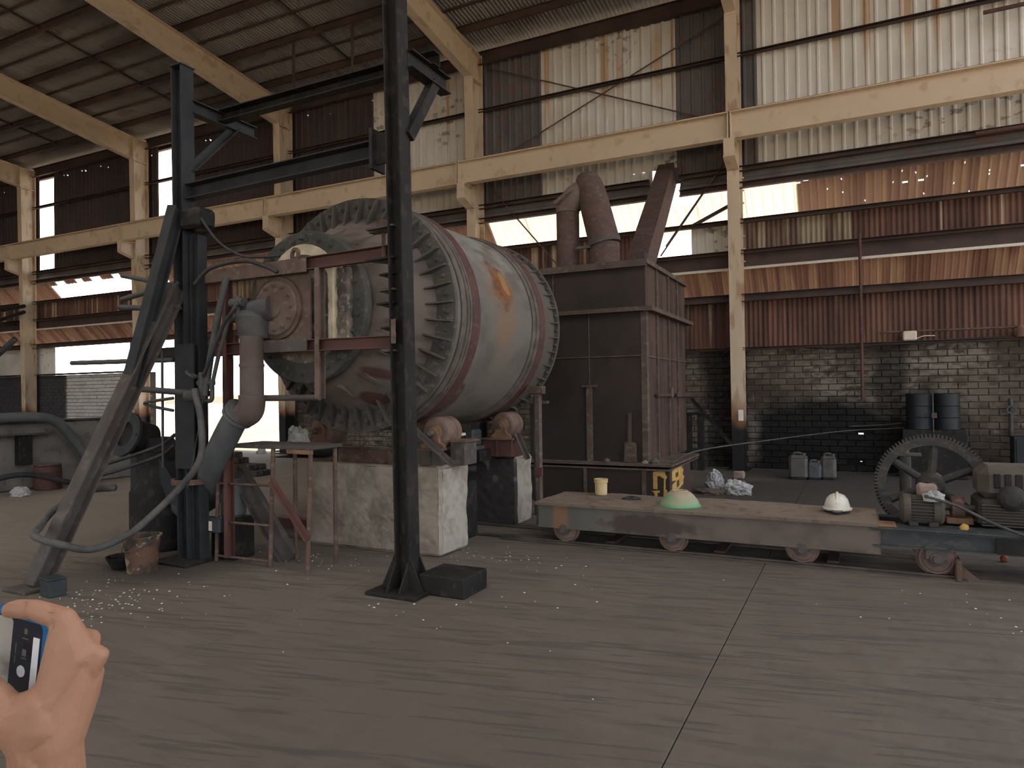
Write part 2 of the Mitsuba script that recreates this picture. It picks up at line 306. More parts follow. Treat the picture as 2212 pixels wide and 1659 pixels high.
def cart_fn(p, n, uv):
    a = fbm(p.x*3, p.y*3, p.z*3, 4)
    c = mix((.125, .098, .083), (.082, .060, .051), smoothstep(.35, .68, a))
    g = smoothstep(.35, .65, noise(dr.floor((p.x+3.1)/.36)*3.7, 2, 2))*smoothstep(-1.75, -2.1, p.x)
    c = mix(c, (.085, .092, .078), g*.7)
    c = mix(c, (.22, .10, .05), smoothstep(.11, .05, dr.abs(p.x+2.78))*.7)
    dk = smoothstep(.40, .25, dr.sqrt(dr.square((p.x+1.85)*.8)+dr.square((p.z-.26)*3.4))+.25*(fbm(p.x*12, 1, p.z*12, 3)-.5))
    return mix(c, (.045, .030, .026), dk*.8)
mat('cart_steel', cart_fn, .75)
mat('wheel_steel', grime((.18, .12, .097), (.125, .08, .065), None, 9), .7, 0)
mat('hub_steel', grime((.06, .052, .047), (.085, .07, .06), None, 9), .6)
mat('rail_steel', grime((.065, .055, .050), (.11, .09, .075), None, 5), .5, .3)
mat('blue_steel', grime((.030, .036, .040), (.045, .047, .046), (.08, .068, .055), 5), .6)
mat('gear_iron', grime((.050, .044, .038), (.032, .029, .027), (.08, .07, .06), 7), .6, .2)
mat('motor_dusty', grime((.095, .078, .062), (.062, .052, .042), None, 6), .8)
mat('motor_dark', grime((.026, .024, .022), (.042, .037, .032), None, 6), .7)
mat('drum_blue', grime((.008, .012, .015), (.012, .016, .019), None, 5), .5)
mat('jerry_grey', grime((.10, .092, .083), (.07, .062, .056), None, 7), .6)
mat('jerry_blue', grime((.05, .066, .076), (.08, .09, .094), (.04, .035, .03), 9), .5)
mat('white_sack', grime((.42, .42, .42), (.29, .285, .28), (.15, .135, .13), 5), .7)
mat('grey_sack', grime((.36, .34, .30), (.22, .20, .175), (.12, .10, .09), 7), .85)
mat('brown_rag', grime((.14, .105, .09), (.08, .06, .05), None, 6), .95)
mat('stone_pink', grime((.25, .185, .15), (.18, .13, .105), None, 9), .9)
def bowl_fn(p, n, uv):
    a = fbm(p.x*9, p.y*9, p.z*9, 4)
    c = mix((.19, .31, .18), (.27, .27, .17), smoothstep(.35, .62, a))
    c = mix((.065, .30, .125), c, smoothstep(.432, .475, p.z+.02*(a-.5)))
    return mix(c, (.34, .27, .18), smoothstep(.515, .56, p.z+.06*(a-.5)))
mat('green_bowl', bowl_fn, .5)
mat('helmet_white', grime((.62, .58, .50), (.50, .46, .39), None, 9), .3, 0, .5)
mat('visor_dark', (.03, .03, .032), .2, 0, .6)
mat('cup_cream', grime((.55, .42, .22), (.45, .33, .16), None, 9), .5)
mat('black_rubber', grime((.022, .022, .024), (.04, .038, .038), None, 6), .6)
mat('hose_rubber', grime((.045, .043, .043), (.085, .08, .075), None, 7), .65)
def bucket_fn(p, n, uv):
    a = fbm(p.x*9, p.y*9, p.z*7, 4)
    return mix(mix((.038, .031, .028), (.11, .058, .036), smoothstep(.4, .6, a)), (.24, .19, .13), smoothstep(.60, .72, fbm(p.x*12, p.y*12, p.z*9, 4)))
mat('bucket_rust', bucket_fn, .6)
mat('teal_box', grime((.022, .031, .034), (.036, .044, .046), None, 8), .5)
mat('chip_white', (.62, .60, .57), .8)
mat('box_white', grime((.62, .54, .44), (.5, .43, .35), None, 6), .7)
mat('orange_ball', grime((.42, .10, .055), (.30, .075, .045), None, 12), .7)
mat('bright_white', (.75, .72, .68), .6)
mat('oil_pipe', grime((.045, .047, .05), (.07, .065, .06), None, 8), .6)
mat('skin', grime((.31, .163, .102), (.275, .142, .088), None, 30, 0, .5, .4), .55, 0, .35, bump=(lambda p, n, uv: fbm(p.x*260, p.y*260, p.z*260, 3), 0.0005, 4e-4))
mat('phone_blue', (.02, .16, .40), .25, .5, .6)
mat('phone_glass', (.012, .014, .022), .15, 0, .6)
scene['mat_screen_white'] = {'type': 'principled', 'base_color': {'type': 'rgb', 'value': [.6, .6, .62]}, 'roughness': .4}
mat('nail', (.50, .27, .19), .35)

# ------------------------------------------------------------------ the setting
W = 14.6                                                       # inner face of the long wall
def zr(y): return 9.75+.12*(14.6-y)                            # underside of the roof
XL, XR = -33.0, 5.0
struct('floor')
put('floor__bed', box(XL-.5, XR+.5, -9, W+.2, -.3, -.022), 'joint_dirt', False)
slab = mikit.ply(cbox(.003, 2.997, .003, 2.597, -.06, 0, .003), 'concrete_floor', False)
for i in range(13):
    for j in range(9):
        x0, y0 = -33.76+3*i, -8.8+2.6*j
        part('floor', 'slab', slab, 'concrete_floor', to=T().translate([x0, y0, -.001*random.random()]))
scene['yard'] = {**mikit.ply(trimesh.util.concatenate([box(-120, 90, W+.2, 110, -.34, -.04), box(-120, 90, -90, -9, -.34, -.04), box(-120, XL-.5, -9, W+.2, -.34, -.04), box(XR+.5, 90, -9, W+.2, -.34, -.04)]), 'yard_ground'), 'bsdf': ref('yard_ground')}
labels['yard'] = {'kind': 'structure'}

# long wall: brick below, rusted sheets and tilted louvre hoods in the middle, tall sheets above
struct('wall_back')
def corr(w, h, n, depth, kind='trap'):                         # corrugated sheet: width along x, height along z, folds towards -y
    if kind == 'trap':
        p = w/n; xs, ys = [], []
        for k in range(n):
            xs += [k*p, k*p+.62*p, k*p+.74*p, k*p+.88*p]; ys += [0, 0, -depth, -depth]
        xs.append(w); ys.append(0)
    else:
        m = n*6+1; xs = np.linspace(0, w, m); ys = depth*.5*np.cos(np.linspace(0, n*2*np.pi, m))-depth*.5
    xs, ys = np.array(xs), np.array(ys); k = len(xs)
    v = np.vstack([np.c_[xs, ys, np.zeros(k)], np.c_[xs, ys, np.full(k, h)]]); i = np.arange(k-1)
    return trimesh.Trimesh(v, np.vstack([np.c_[i, i+1, i+1+k], np.c_[i, i+1+k, i+k]]), process=False)
_cache = {}
def sheet(w, h, n, depth, kind='trap'):
    k = (round(w, 3), round(h, 3), n, depth, kind)
    if k not in _cache: _cache[k] = mikit.ply(corr(*k), 'pale_sheet', False)
    return _cache[k]
def holey(w, h, n, depth, seed):                              # a sheet with small rust holes
    k = ('h', round(w, 3), round(h, 3), n, depth, seed)
    if k not in _cache:
        base = corr(w, h, n, depth); K = len(base.vertices)//2; rows = int(h/.035); r = random.Random(seed*17+5)
        lo, hi = base.vertices[:K], base.vertices[K:]; v = np.vstack([lo+(hi-lo)*j/rows for j in range(rows+1)]); drop = set()
        big = h < 2
        for q in range(9 if big else 7): drop.add((r.randrange(K-1), r.randrange(2, rows-2) if big else rows-1-int(r.random()**2*9)))
        f = []
        for j in range(rows):
            for i in range(K-1):
                if (i, j) not in drop or np.linalg.norm(lo[i+1]-lo[i]) > .09 and not big: f += [(j*K+i, j*K+i+1, j*K+K+i+1), (j*K+i, j*K+K+i+1, j*K+K+i)]
        _cache[k] = mikit.ply(trimesh.Trimesh(v, np.array(f), process=False), 'pale_sheet', False)
    return _cache[k]
def upper(x): # material and lower edge of the tall sheet that starts at x
    if x < -11.3: return 'purple_sheet'
    if x < -8.0: return 'pale_sheet'
    if x < -6.5: return 'grey_sheet'
    if x < -3.4: return 'pale_sheet'
    if x < -1.8: return 'grey_sheet'
    return 'pale_sheet'
edges = [-33, -32, -31, -30, -29, -28, -27, -25.84, ('gap', -24.98), -24, -23, -22, -21, -20, -19.53, ('gap', -18.8), -18, -17, -16, -15, -14, -13, -12.1, -11.2, -10.1, -9.05, -8.0, -7.2, -6.42, -5.4, -4.4, -3.32, -2.5, -1.7, -.7, .3, 1.3, 2.3, 3.3, 4.3, 5.0]
for a, b in zip(edges[:-1], edges[1:]):
    a = a[1] if isinstance(a, tuple) else a
    if isinstance(b, tuple): continue
    m = upper((a+b)/2-.01); n = max(2, round((b-a)/.205)); y = W+random.uniform(0, .012); zb = 5.93; wd = b-a+(.05 if b not in (-25.84, -19.53) else 0)
    if a == -4.4:                                              # its foot is torn away round the duct
        part('wall_back', 'sheet', sheet(wd, 3.15, n, .03), m, to=T().translate([a, y, 6.27]))
        part('wall_back', 'sheet', sheet(.60, .34, 3, .03), m, to=T().translate([a, y, 5.93])); continue
    part('wall_back', 'sheet', holey(wd, 9.48-zb, n, .03, int(a) % 3) if m == 'purple_sheet' else sheet(wd, 9.48-zb, n, .03), m, to=T().translate([a, y, zb]))
for x0 in np.arange(-33, 4.5, 1.0):                            # middle bands
    n = 11
    # upper rusted band, 4.36 to 4.96
    if x0 not in (-4.0,):
        m = 'rust_sheet'
        if x0 in (-2.0, -1.0): m = 'faded_sheet'
        w = 1.0
        a = x0
        if x0 == -3.0: m = 'pale_sheet'
        if x0 < -14.0 and x0 >= -17: m = 'faded_sheet'
        part('wall_back', 'sheet', sheet(w, .64, n if m != 'pale_sheet' else 6, .022, 'sin' if m != 'pale_sheet' else 'trap'), m, to=T().translate([a, W+.02, 4.34]))
    # lower rusted band, 2.40 to 3.34; open beside the door bay on the left
    if not (-25.0 <= x0 < -21.5) and not (-20.0 <= x0 < -14.0):
        part('wall_back', 'sheet', sheet(1.0, 1.12, n, .022, 'sin'), 'rust_sheet' if x0 > -14 else 'pale_sheet', to=T().translate([x0, W+.025, 2.30]))
    # hoods outside the two slots: sheets that lean outwards so that light only comes in from below
    hood = sheet(1.03, 1.42, 5, .03) if x0 not in (0.0, 1.0, 2.0, -1.0) else holey(1.03, 1.42, 7, .025, int(x0))
    if x0 == -4.0: hood = sheet(1.03, .74, 5, .03)
    if not (-26.0 <= x0 < -20.9):
        m = 'cream_fibreglass' if -8.5 < x0 < -1.5 else 'pink_sheet'
        part('wall_back', 'louvre', hood, m, to=T().translate([x0, W+1.0, 5.05]).rotate([1, 0, 0], 43))
    else:
        m = 'pink_sheet'                                       # broken hoods: short stubs
        part('wall_back', 'louvre', sheet(1.02*(.45+.3*random.random()), .42, 3, .03), m, to=T().translate([x0, W+.42, 5.62]).rotate([1, 0, 0], 43))
    part('wall_back', 'louvre', sheet(1.02, 1.12, 9, .022), 'pink_sheet', to=T().translate([x0, W+.82, 3.50]).rotate([1, 0, 0], 43))
for z, h, y, d in ((8.29, .07, W-.11, .09), (5.99, .10, W-.13, .11), (5.66, .12, W-.13, .11), (4.945, .085, W-.12, .10), (4.33, .07, W-.12, .1), (3.41, .15, W-.13, .11), (2.40, .05, W-.1, .08)):
    for a, b in zip(range(-32, 4, 6), range(-26, 10, 6)):
        b = min(b, 5.0)
        if z == 2.40 and a == -20: continue
        for u, w in (((a, -3.82), (-3.2, b)) if a == -8 and z in (5.99, 5.66) else ((a, b),)):
            part('wall_back', 'girt', beam((u+.004, y, z), (w-.004, y, z), pC(h, d, .008), (0, 0, 1)), 'dark_girt', False)
for a in range(-32, 4, 6):
    b = min(a+6, 5.0)
    for u, w in (((a, -3.82), (-3.2, b)) if a == -8 else ((a, b),)): part('wall_back', 'flashing', prism([(W-.05, 5.70), (W-.12, 5.76), (W-.12, 5.80), (W-.06, 5.86), (W-.06, 5.97), (W-.03, 5.97), (W-.03, 5.72)], 'x', u+.004, w-.004), 'grey_sheet', False)
    part('wall_back', 'cover_plate', box(a+.004, b-.004, W-.06, W-.03, 4.05, 4.34), 'dark_girt', False)
    part('wall_back', 'flashing', box(a+.004, b-.004, W-.07, W-.02, 4.00, 4.045), 'pale_sheet', False)
    part('wall_back', 'eave_strut', beam((a+.1, W-.14, 9.53), (b-.1, W-.14, 9.53), pC(.30, .09, .008)), 'dark_girt', False)
# bricks
mort = cat(box(-33, -20.0, W, W+.2, 0, 2.37), box(-13.95, 5.0, W, W+.2, 0, 2.37))
# two small holes knocked through show daylight
put('wall_back__mortar', cat(box(-33, -20.0, W, W+.2, 0, 2.37), box(-13.95, .05, W, W+.2, 0, 2.37), box(.14, 5.0, W, W+.2, 0, 2.37), box(.05, .14, W, W+.2, 0, .175), box(.05, .072, W, W+.2, .175, .21), box(.108, .14, W, W+.2, .175, .21), box(.05, .14, W, W+.2, .21, .66), box(.05, .14, W, W+.2, .74, 2.37)), 'mortar', False)
bl, bh = .30, .1185
variants = []
for k in range(5):
    m = cbox(.006, bl-.008, -.018-.010*k/4, .05, .006, bh-.008, .006)
    m.vertices += (meshkit.noise(m.vertices*14, 30+k)[:, None]-.5)*V(.006, .012, .006); variants.append(m)
vply = [mikit.ply(m, 'brick', False) for m in variants]
far, cand = [], []
for r in range(20):
    off = .15 if r % 2 else 0
    for x0 in np.arange(-33+off, 4.7, bl):
        if -20.25 < x0 < -14.1: continue
        if -20.9 < x0 and x0 < -20.2 and r > 14: continue
        z0 = .005+r*bh
        if x0 < .14 and x0+bl > .05 and .62 < z0 < .74: continue
        if x0 < .108 and x0+bl > .072 and z0 < .20 and z0+bh > .18: continue
        cand.append((x0, z0, random.randrange(5)))
near = [c for c in cand if -2.62 < c[0] < 2.75 and c[1] > .28]
near.sort(key=lambda c: abs(c[0]-.5)); near = near[:300]; ns = set(near)
for x0, z0, k in near: part('wall_back', 'brick', vply[k], 'brick', to=T().translate([x0, W, z0]))
ms = []
for c in cand:
    if c not in ns:
        m = variants[c[2]].copy(); m.apply_translation((c[0], W, c[1])); ms.append(m)
put('wall_back__brickwork', cat(ms), 'brick', False, kind='stuff')
# door bay: lintel beam and jamb angles
part('wall_back', 'lintel', beam((-20.0, W-.06, 2.93), (-14.0, W-.06, 2.93), pI(.34, .12)), 'blue_black_steel', False)
part('wall_back', 'sheet', sheet(1.5, .36, 8, .022), 'rust_sheet', to=T().translate([-17.6, W+.02, 3.1]))
part('wall_back', 'door_jamb', box(-14.12, -14.0, W-.05, W+.12, 0, 2.75), 'cream_paint', False)

# roof
struct('ceiling')
L = 2.75
def roofsheet(w, n, L, d): 
    m = corr(w, L, n, d, 'sin'); v = m.vertices.copy(); m.vertices = np.c_[v[:, 0], v[:, 2], v[:, 1]+d/2]; return m
rs = mikit.ply(roofsheet(1.56, 17, L, .048), 'roof_sheet', False)
sl = math.degrees(math.atan(.12))
for r, ylo in enumerate((12.62, 10.03, 7.44)):
    for i in range(25):
        x0 = XL+1.52*i
        part('ceiling', 'sheet', rs, 'roof_sheet', to=T().translate([x0, ylo, zr(ylo)+.030+.012*(i % 2)]).rotate([1, 0, 0], -sl-.25))
fs = mikit.ply(roofsheet(3.06, 10, 3.3, .03), 'skylight_fibreglass', False)
cs = mikit.ply(roofsheet(3.06, 10, 3.4, .03), 'roof_sheet', False)
for i in range(13):
    x0 = XL+3.0*i
    part('ceiling', 'sheet', cs, 'roof_sheet', to=T().translate([x0, 4.25, zr(4.25)+.05]).rotate([1, 0, 0], -sl))
    part('ceiling', 'skylight', fs, 'skylight_fibreglass', to=T().translate([x0, 1.0, zr(1.0)+.05]).rotate([1, 0, 0], -sl))
    for k in range(3):
        y = 1.0-3.3*(k+1)
        part('ceiling', 'skylight' if k == 0 else 'sheet', fs if k == 0 else cs, 'skylight_fibreglass' if k == 0 else 'roof_sheet', to=T().translate([x0, y, zr(1.0)+.05-.12*(1.0-y)]).rotate([1, 0, 0], sl))
PY = (15.0, 13.55, 12.25, 10.95, 9.65, 8.35, 7.05, 5.75, 4.45, 3.1, 1.8)
for y in PY:
    for a in range(-32, 4, 6):
        b = min(a+6, 5.0)
        part('ceiling', 'purlin', beam((a, y, zr(y)-.085), (b, y, zr(y)-.085), pC(.17, .065, .008), (0, -.12, 1)), 'dark_purlin', False)
for y0, y1 in zip(PY[1:6], PY[2:7]):
    y = (y0+y1)/2
    for a in range(-32, 4, 6): part('ceiling', 'lath', beam((a, y, zr(y)-.02), (min(a+6, 5.0), y, zr(y)-.02), pR(.05, .04), (0, -.12, 1)), 'dark_purlin', False)
for a in range(-32, 4, 6):
    for y0, y1 in zip(PY[1:5], PY[2:6]):
        if a+3 < 4: part('ceiling', 'sag_rod', beam((a+3, y0, zr(y0)-.06), (a+3, y1, zr(y1)-.06), pR(.03, .05)), 'dark_purlin', False)

# far ends and the side behind the camera
struct('wall_left'); struct('wall_front')
ls = sheet(3.0, 10.6, 15, .03)
for k in range(8): part('wall_left', 'sheet', ls, 'purple_sheet', to=T().translate([XL, -9+3*k, 0]).rotate([0, 0, 1], 90))
fsn = sheet(3.0, 10.2, 15, .03)
for k in range(13): part('wall_front', 'sheet', sheet(3.0, 4.9, 15, .03), 'purple_sheet', to=T().translate([XL+3*k, -9, 5.3]))

# portal frames
ord_ = {-2: 'nearest, at the right', -8: 'just right of the black gantry post', -14: 'behind the furnace door end', -20: 'behind the left gantry post', -26: 'outermost at the far left'}
for X in (-2, -8, -14, -20, -26):
    t = thing('portal_frame', f'cream painted steel portal column with sloping roof rafter, {ord_[X]}', 'steel frame', 'cream portal frames along the sheeted wall')
    x = X+.06 if X != -2 else X-.06; b = .23
    def web(pts, th): return prism(pts, 'x', x-th/2, x+th/2)
    def plate(p0, p1, wd=b, th=.016):                              # flat plate between two (y, z) points, wd wide in x
        d = V(p1[0]-p0[0], p1[1]-p0[1]); d /= np.linalg.norm(d); nrm = V(-d[1], d[0])*th/2
        return prism([tuple(V(*p0)-nrm), tuple(V(*p1)-nrm), tuple(V(*p1)+nrm), tuple(V(*p0)+nrm)], 'x', x-wd/2, x+wd/2)
    f0, f1, bk = 14.12, 13.98, 14.46
    part(t, 'column', cat(web([(f0, 0), (bk, 0), (bk, 9.6), (f1, 8.97), (f1, 8.9)], .012), plate((f0, 0), (f1, 8.95)), plate((bk, 0), (bk, 9.62)), box(x-b/2, x+b/2, f1, bk, 8.90, 8.915), box(x-.2, x+.2, f0-.1, bk+.08, 0, .025)), 'column_paint', False)
    yt = 1.0
    lo = [(f1+.02, 8.95), (8.8, 9.76), (yt, zr(yt)-.2-.44)]; hi = [(bk, zr(bk)-.2), (8.8, zr(8.8)-.2), (yt, zr(yt)-.2)]
    part(t, 'rafter', cat(web(lo+hi[::-1], .012), plate(lo[0], lo[1], .21), plate(lo[1], lo[2], .21), plate(hi[0], hi[1], .21), plate(hi[1], hi[2], .21)), 'cream_paint', False)
    part(t, 'haunch_plate', cat(web([(f1-.02, 8.9), (f1+.01, 8.9), (f1+.01, 9.6), (f1-.02, 9.6)], .20)), 'cream_paint', False)
    # bracket that carries the crane girder
    part(t, 'crane_bracket', cat(web([(f1+.03, 5.88), (f1+.03, 6.35), (13.58, 6.35), (13.58, 6.02)], .014), box(x-.11, x+.11, 13.56, f1+.03, 6.335, 6.352), plate((f1+.03, 5.87), (13.56, 6.01), .22), box(x-.1, x+.1, 13.56, 13.575, 6.02, 6.335)), 'cream_paint', False)
    for z in (5.75, 5.5, 5.25, 4.6, 4.35, 4.1): part(t, 'rung', beam((x+b/2, f1+.25, z), (x+b/2+.06, f1+.25, z), pR(.05, .02)), 'column_paint', False)
# crane girder in bay lengths
bay = {-32: 'at the far left edge of the hall', -26: 'in the far left bay behind the light shafts', -20: 'behind the left gantry post', -14: 'passing behind the furnace top', -8: 'above the drum and the smoke tower ducts', -2: 'in the nearest bay at the right edge'}
for a in range(-32, 4, 6):
    t = thing('crane_girder', f'cream painted crane runway girder, bay {bay[a]}', 'girder', 'cream crane runway girders along the wall')
    x0, x1 = a+.012-.06, min(a+6, 5.0)-.012-.06; yc = 13.72
    part(t, 'web', box(x0, x1, yc-.006, yc+.006, 6.38, 6.85), 'cream_paint', False)
    part(t, 'top_flange', box(x0, x1, yc-.12, yc+.12, 6.85, 6.872), 'cream_paint', False)
    part(t, 'bottom_flange', box(x0, x1, yc-.10, yc+.10, 6.36, 6.38), 'cream_paint', False)
    part(t, 'crane_rail', box(x0, x1, yc-.025, yc+.025, 6.872, 6.915), 'rust_brown', False)
    for xs in (x0+.012, x1-.012): part(t, 'stiffener', box(xs-.012, xs+.012, yc-.10, yc+.10, 6.38, 6.85), 'cream_paint', False)
# rods and pipes on the wall
for p, q, nm in (((-7.75, 14.5, 9.33), (-2.2, 14.5, 6.97), 'falling from the top of the middle column to the right'), ((-7.75, 14.47, 6.95), (-2.2, 14.47, 9.15), 'rising from behind the girder to the top of the right column'),
                 ((-7.7, 14.42, 6.5), (-5.2, 14.42, 3.55), 'in the lower bay, falling behind the smoke tower'), ((-2.25, 14.4, 6.2), (-3.6, 14.4, 4.4), 'in front of the bright louvre, falling left from the right column'), ((-2.2, 14.45, 6.3), (-3.5, 14.45, 4.6), 'in front of the bright louvre, nearest the right column')):
    solo('bracing_rod', tube([p, q], .016, 8), 'rust_brown', f'thin steel bracing rod {nm}', 'rod')
solo('bracing_strut', beam((-2.15, 14.42, 5.28), (-2.95, 14.42, 4.93), pL(.06, .06)), 'dark_girt', 'short dark angle strut left of the right column under the bright louvre', 'strut')
solo('wall_pipe', cyl((2.1, 14.3, 8.03), (5, 14.3, 8.05), .035), 'red_oxide', 'dark red pipe on the pale sheets near the top right corner', 'pipe')
solo('wall_pipe', cyl((1.95, 14.3, 5.96), (5, 14.3, 5.98), .035), 'red_oxide', 'dark red pipe just above the rusty louvre at the right edge', 'pipe')
solo('wall_pipe', cyl((.43, 14.45, 2.60), (5, 14.45, 2.585), .018), 'rust_brown', 'thin rusty pipe running level above the brick wall at right', 'pipe')
solo('conduit_pipe', tube([(.13, 14.38, 1.35), (.13, 14.38, 4.45)], .028, 10), 'red_oxide', 'upright rusty conduit crossing the rusted sheets above the brick wall', 'pipe')
solo('cable_run', tube([(-2.6, 14.5, 2.36), (-1.4, 14.5, 2.42), (-.2, 14.5, 2.33), (.9, 14.5, 2.40), (2.2, 14.5, 2.44), (3.5, 14.5, 2.4)], .012, 6, 8), 'black_rubber', 'black cable sagging along the top of the brick wall', 'cable')
t = thing('junction_box', 'small cream box fixed above the brick wall', 'box'); 
part(t, 'body', cbox(.80, 1.02, 14.36, 14.52, 2.43, 2.60, .02), 'box_white'); part(t, 'cable_tail', tube([(1.0, 14.42, 2.45), (1.12, 14.40, 2.50), (1.3, 14.42, 2.5)], .01, 6, 5), 'box_white')
solo('vent_cowl', lathe([(.05, 0), (.13, 0), (.13, .16), (.10, .2), (0, .2)], (2.62, 14.4, 2.42), (0, 0, 1), 16), 'pink_sheet', 'small pinkish vent cowl on the wall top at the right edge', 'vent')
for x, y, z, lb in ((-11.65, 12.25, 8.70, 'dark flat hanger bar dropping from the roof purlin between the gantry posts'), (-9.92, 12.25, 8.75, 'dark flat hanger bar dropping from the roof purlin beside the black post')):
    solo('roof_hanger', beam((x, y, z), (x, y, zr(y)-.10), pR(.07, .02), (0, 1, 0)), 'dark_purlin', lb, 'hanger')

# ------------------------------------------------------------------ rotary furnace
FX, FZ = -4.452, 2.377
def rad(a): return V(math.cos(a), 0, math.sin(a))
fc = V(FX, 0, FZ)
t = thing('rotary_furnace', 'large rotary drum furnace with pale shell, red-brown rings and a rust burn on its flank', 'furnace')
AX = (0, 1, 0)
part(t, 'shell', lathe([(1.06, 5.52), (1.12, 5.53), (1.12, 7.98), (1.06, 8.0)], (FX, 0, FZ), AX, 96), 'furnace_shell', 30, 'pale drum shell with a rust-orange burn')
part(t, 'tyre', lathe([(1.12, 5.83), (1.150, 5.83), (1.163, 5.835), (1.163, 5.98), (1.150, 5.99), (1.12, 5.99)], (FX, 0, FZ), AX, 96), 'ring_paint', 20, 'red-brown front ring')
part(t, 'band', lathe([(1.12, 5.67), (1.135, 5.67), (1.148, 5.69), (1.148, 5.73), (1.138, 5.735), (1.138, 5.75), (1.155, 5.755), (1.155, 5.78), (1.145, 5.785), (1.145, 5.795), (1.158, 5.80), (1.158, 5.835), (1.12, 5.835)], (FX, 0, FZ), AX, 96), 'dark_ring', 20)
part(t, 'tyre', lathe([(1.12, 7.42), (1.150, 7.42), (1.163, 7.425), (1.163, 7.575), (1.150, 7.585), (1.12, 7.585)], (FX, 0, FZ), AX, 96), 'ring_paint', 20, 'red-brown rear ring')
part(t, 'band', lathe([(1.12, 7.28), (1.135, 7.28), (1.148, 7.30), (1.148, 7.33), (1.138, 7.335), (1.138, 7.35), (1.156, 7.355), (1.156, 7.425), (1.12, 7.425)], (FX, 0, FZ), AX, 96), 'dark_ring', 20)
part(t, 'front_flange', lathe([(.88, 5.50), (1.165, 5.50), (1.169, 5.505), (1.169, 5.535), (.88, 5.54)], (FX, 0, FZ), AX, 96), 'flange_dark', 20)
part(t, 'rear_flange', lathe([(1.0, 7.96), (1.165, 7.96), (1.172, 7.965), (1.172, 8.0), (1.0, 8.01)], (FX, 0, FZ), AX, 96), 'gusset_dusty', 20)
part(t, 'rear_cone', lathe([(1.06, 8.0), (.55, 8.45), (.55, 9.45)], (FX, 0, FZ), AX, 64), 'dusty_steel', 30)
part(t, 'end_plate', lathe([(.50, 5.10), (.66, 5.13), (.74, 5.20), (.955, 5.495), (.97, 5.52)], (FX, 0, FZ), AX, 96), 'dusty_plate', 40, 'dusty conical end plate')
def gusset(a, pts, th):                                        # plate in the (radius, y) plane at angle a about the drum axis
    m = prism([(r, y) for r, y in pts], 'z', -th/2, th/2)      # x = radius, y = y
    v = m.vertices; d, e = rad(a), V(-math.sin(a), 0, math.cos(a))
    m.vertices = fc+v[:, :1]*d+v[:, 1:2]*V(0, 1, 0)+v[:, 2:]*e
    if m.volume < 0: m.invert()
    return m
N = 40
for k in range(N):
    a = 2*math.pi*(k+.35)/N
    part(t, 'front_gusset', gusset(a, [(.90, 5.40), (.93, 5.40), (1.135, 5.455), (1.150, 5.47), (1.150, 5.503), (.90, 5.503)], .014), 'gusset_dusty', False)
    part(t, 'rear_gusset', gusset(a, [(1.11, 7.80), (1.125, 7.80), (1.150, 7.90), (1.175, 7.92), (1.175, 7.965), (1.11, 7.965)], .014), 'gusset_dusty', False)
    b = a+math.pi/N
    part(t, 'front_bolt', hexbolt(fc+1.08*rad(b)+V(0, 5.502, 0), (0, -1, 0), .024, .018), 'flange_dark', False)
    part(t, 'rear_bolt', hexbolt(fc+1.145*rad(b)+V(0, 7.962, 0), (0, -1, 0), .02, .018), 'flange_dark', False)
# collar wedges between the door and the end plate
for k in range(15):
    a = 2*math.pi*(k+.62)/15
    part(t, 'collar_wedge', gusset(a, [(.70, 5.11), (.725, 5.11), (.845, 5.345), (.80, 5.36), (.70, 5.24)], .03), 'dusty_plate', False)

# round charging door, hung in front of the drum mouth
DY = 4.98; DX, DZ, DR = -4.63, 2.42, .72
t = thing('furnace_door', 'round green-grey furnace door with bolted rim and crusted lining', 'door')
part(t, 'rim', lathe([(.52, DY), (.71, DY), (.72, DY+.01), (.72, DY+.085), (.52, DY+.09)], (DX, 0, DZ), AX, 72), 'door_green', 20)
core = lathe([(0, DY+.02), (.26, DY+.015), (.53, DY+.02), (.53, DY+.08), (0, DY+.08)], (DX, 0, DZ), AX, 56).subdivide_to_size(.035)
core.vertices[:, 1] -= np.where(core.vertices[:, 1] < DY+.05, (meshkit.fbm(core.vertices*13, 3, 4)*.055), 0); part(t, 'lining', core, 'crust', True, 'crusted refractory lining')
part(t, 'arch', prism([(DX+.43*math.cos(a), DZ+.15+.44*math.sin(a)) for a in np.linspace(.2, math.pi-.2, 16)]+[(DX+.34*math.cos(a), DZ+.13+.36*math.sin(a)) for a in np.linspace(math.pi-.2, .2, 16)], 'y', DY-.03, DY+.02), 'white_lining', False, 'pale worn lining edge')
strip = cbox(-4.265, -4.195, DY-.10, DY-.03, 2.06, 2.76, .01); strip = rough(strip, .010, 25, 3, .04); part(t, 'lining_edge', strip, 'white_lining', True, 'whitish broken lining edge')
c2 = rough(cbox(-4.20, -4.06, DY-.06, DY+.02, 2.02, 2.76, .02), .028, 12, 8, .04); part(t, 'lining_crust', c2, 'crust', True)
for k in range(26):
    a = 2*math.pi*(k+.3)/26; part(t, 'bolt', hexbolt(V(DX, DY, DZ)+.635*rad(a), (0, -1, 0), .022, .018), 'door_green', False)
part(t, 'handle_lug', cat(cbox(-4.66, -4.60, DY-.07, DY, 3.05, 3.10)), 'door_green', False)

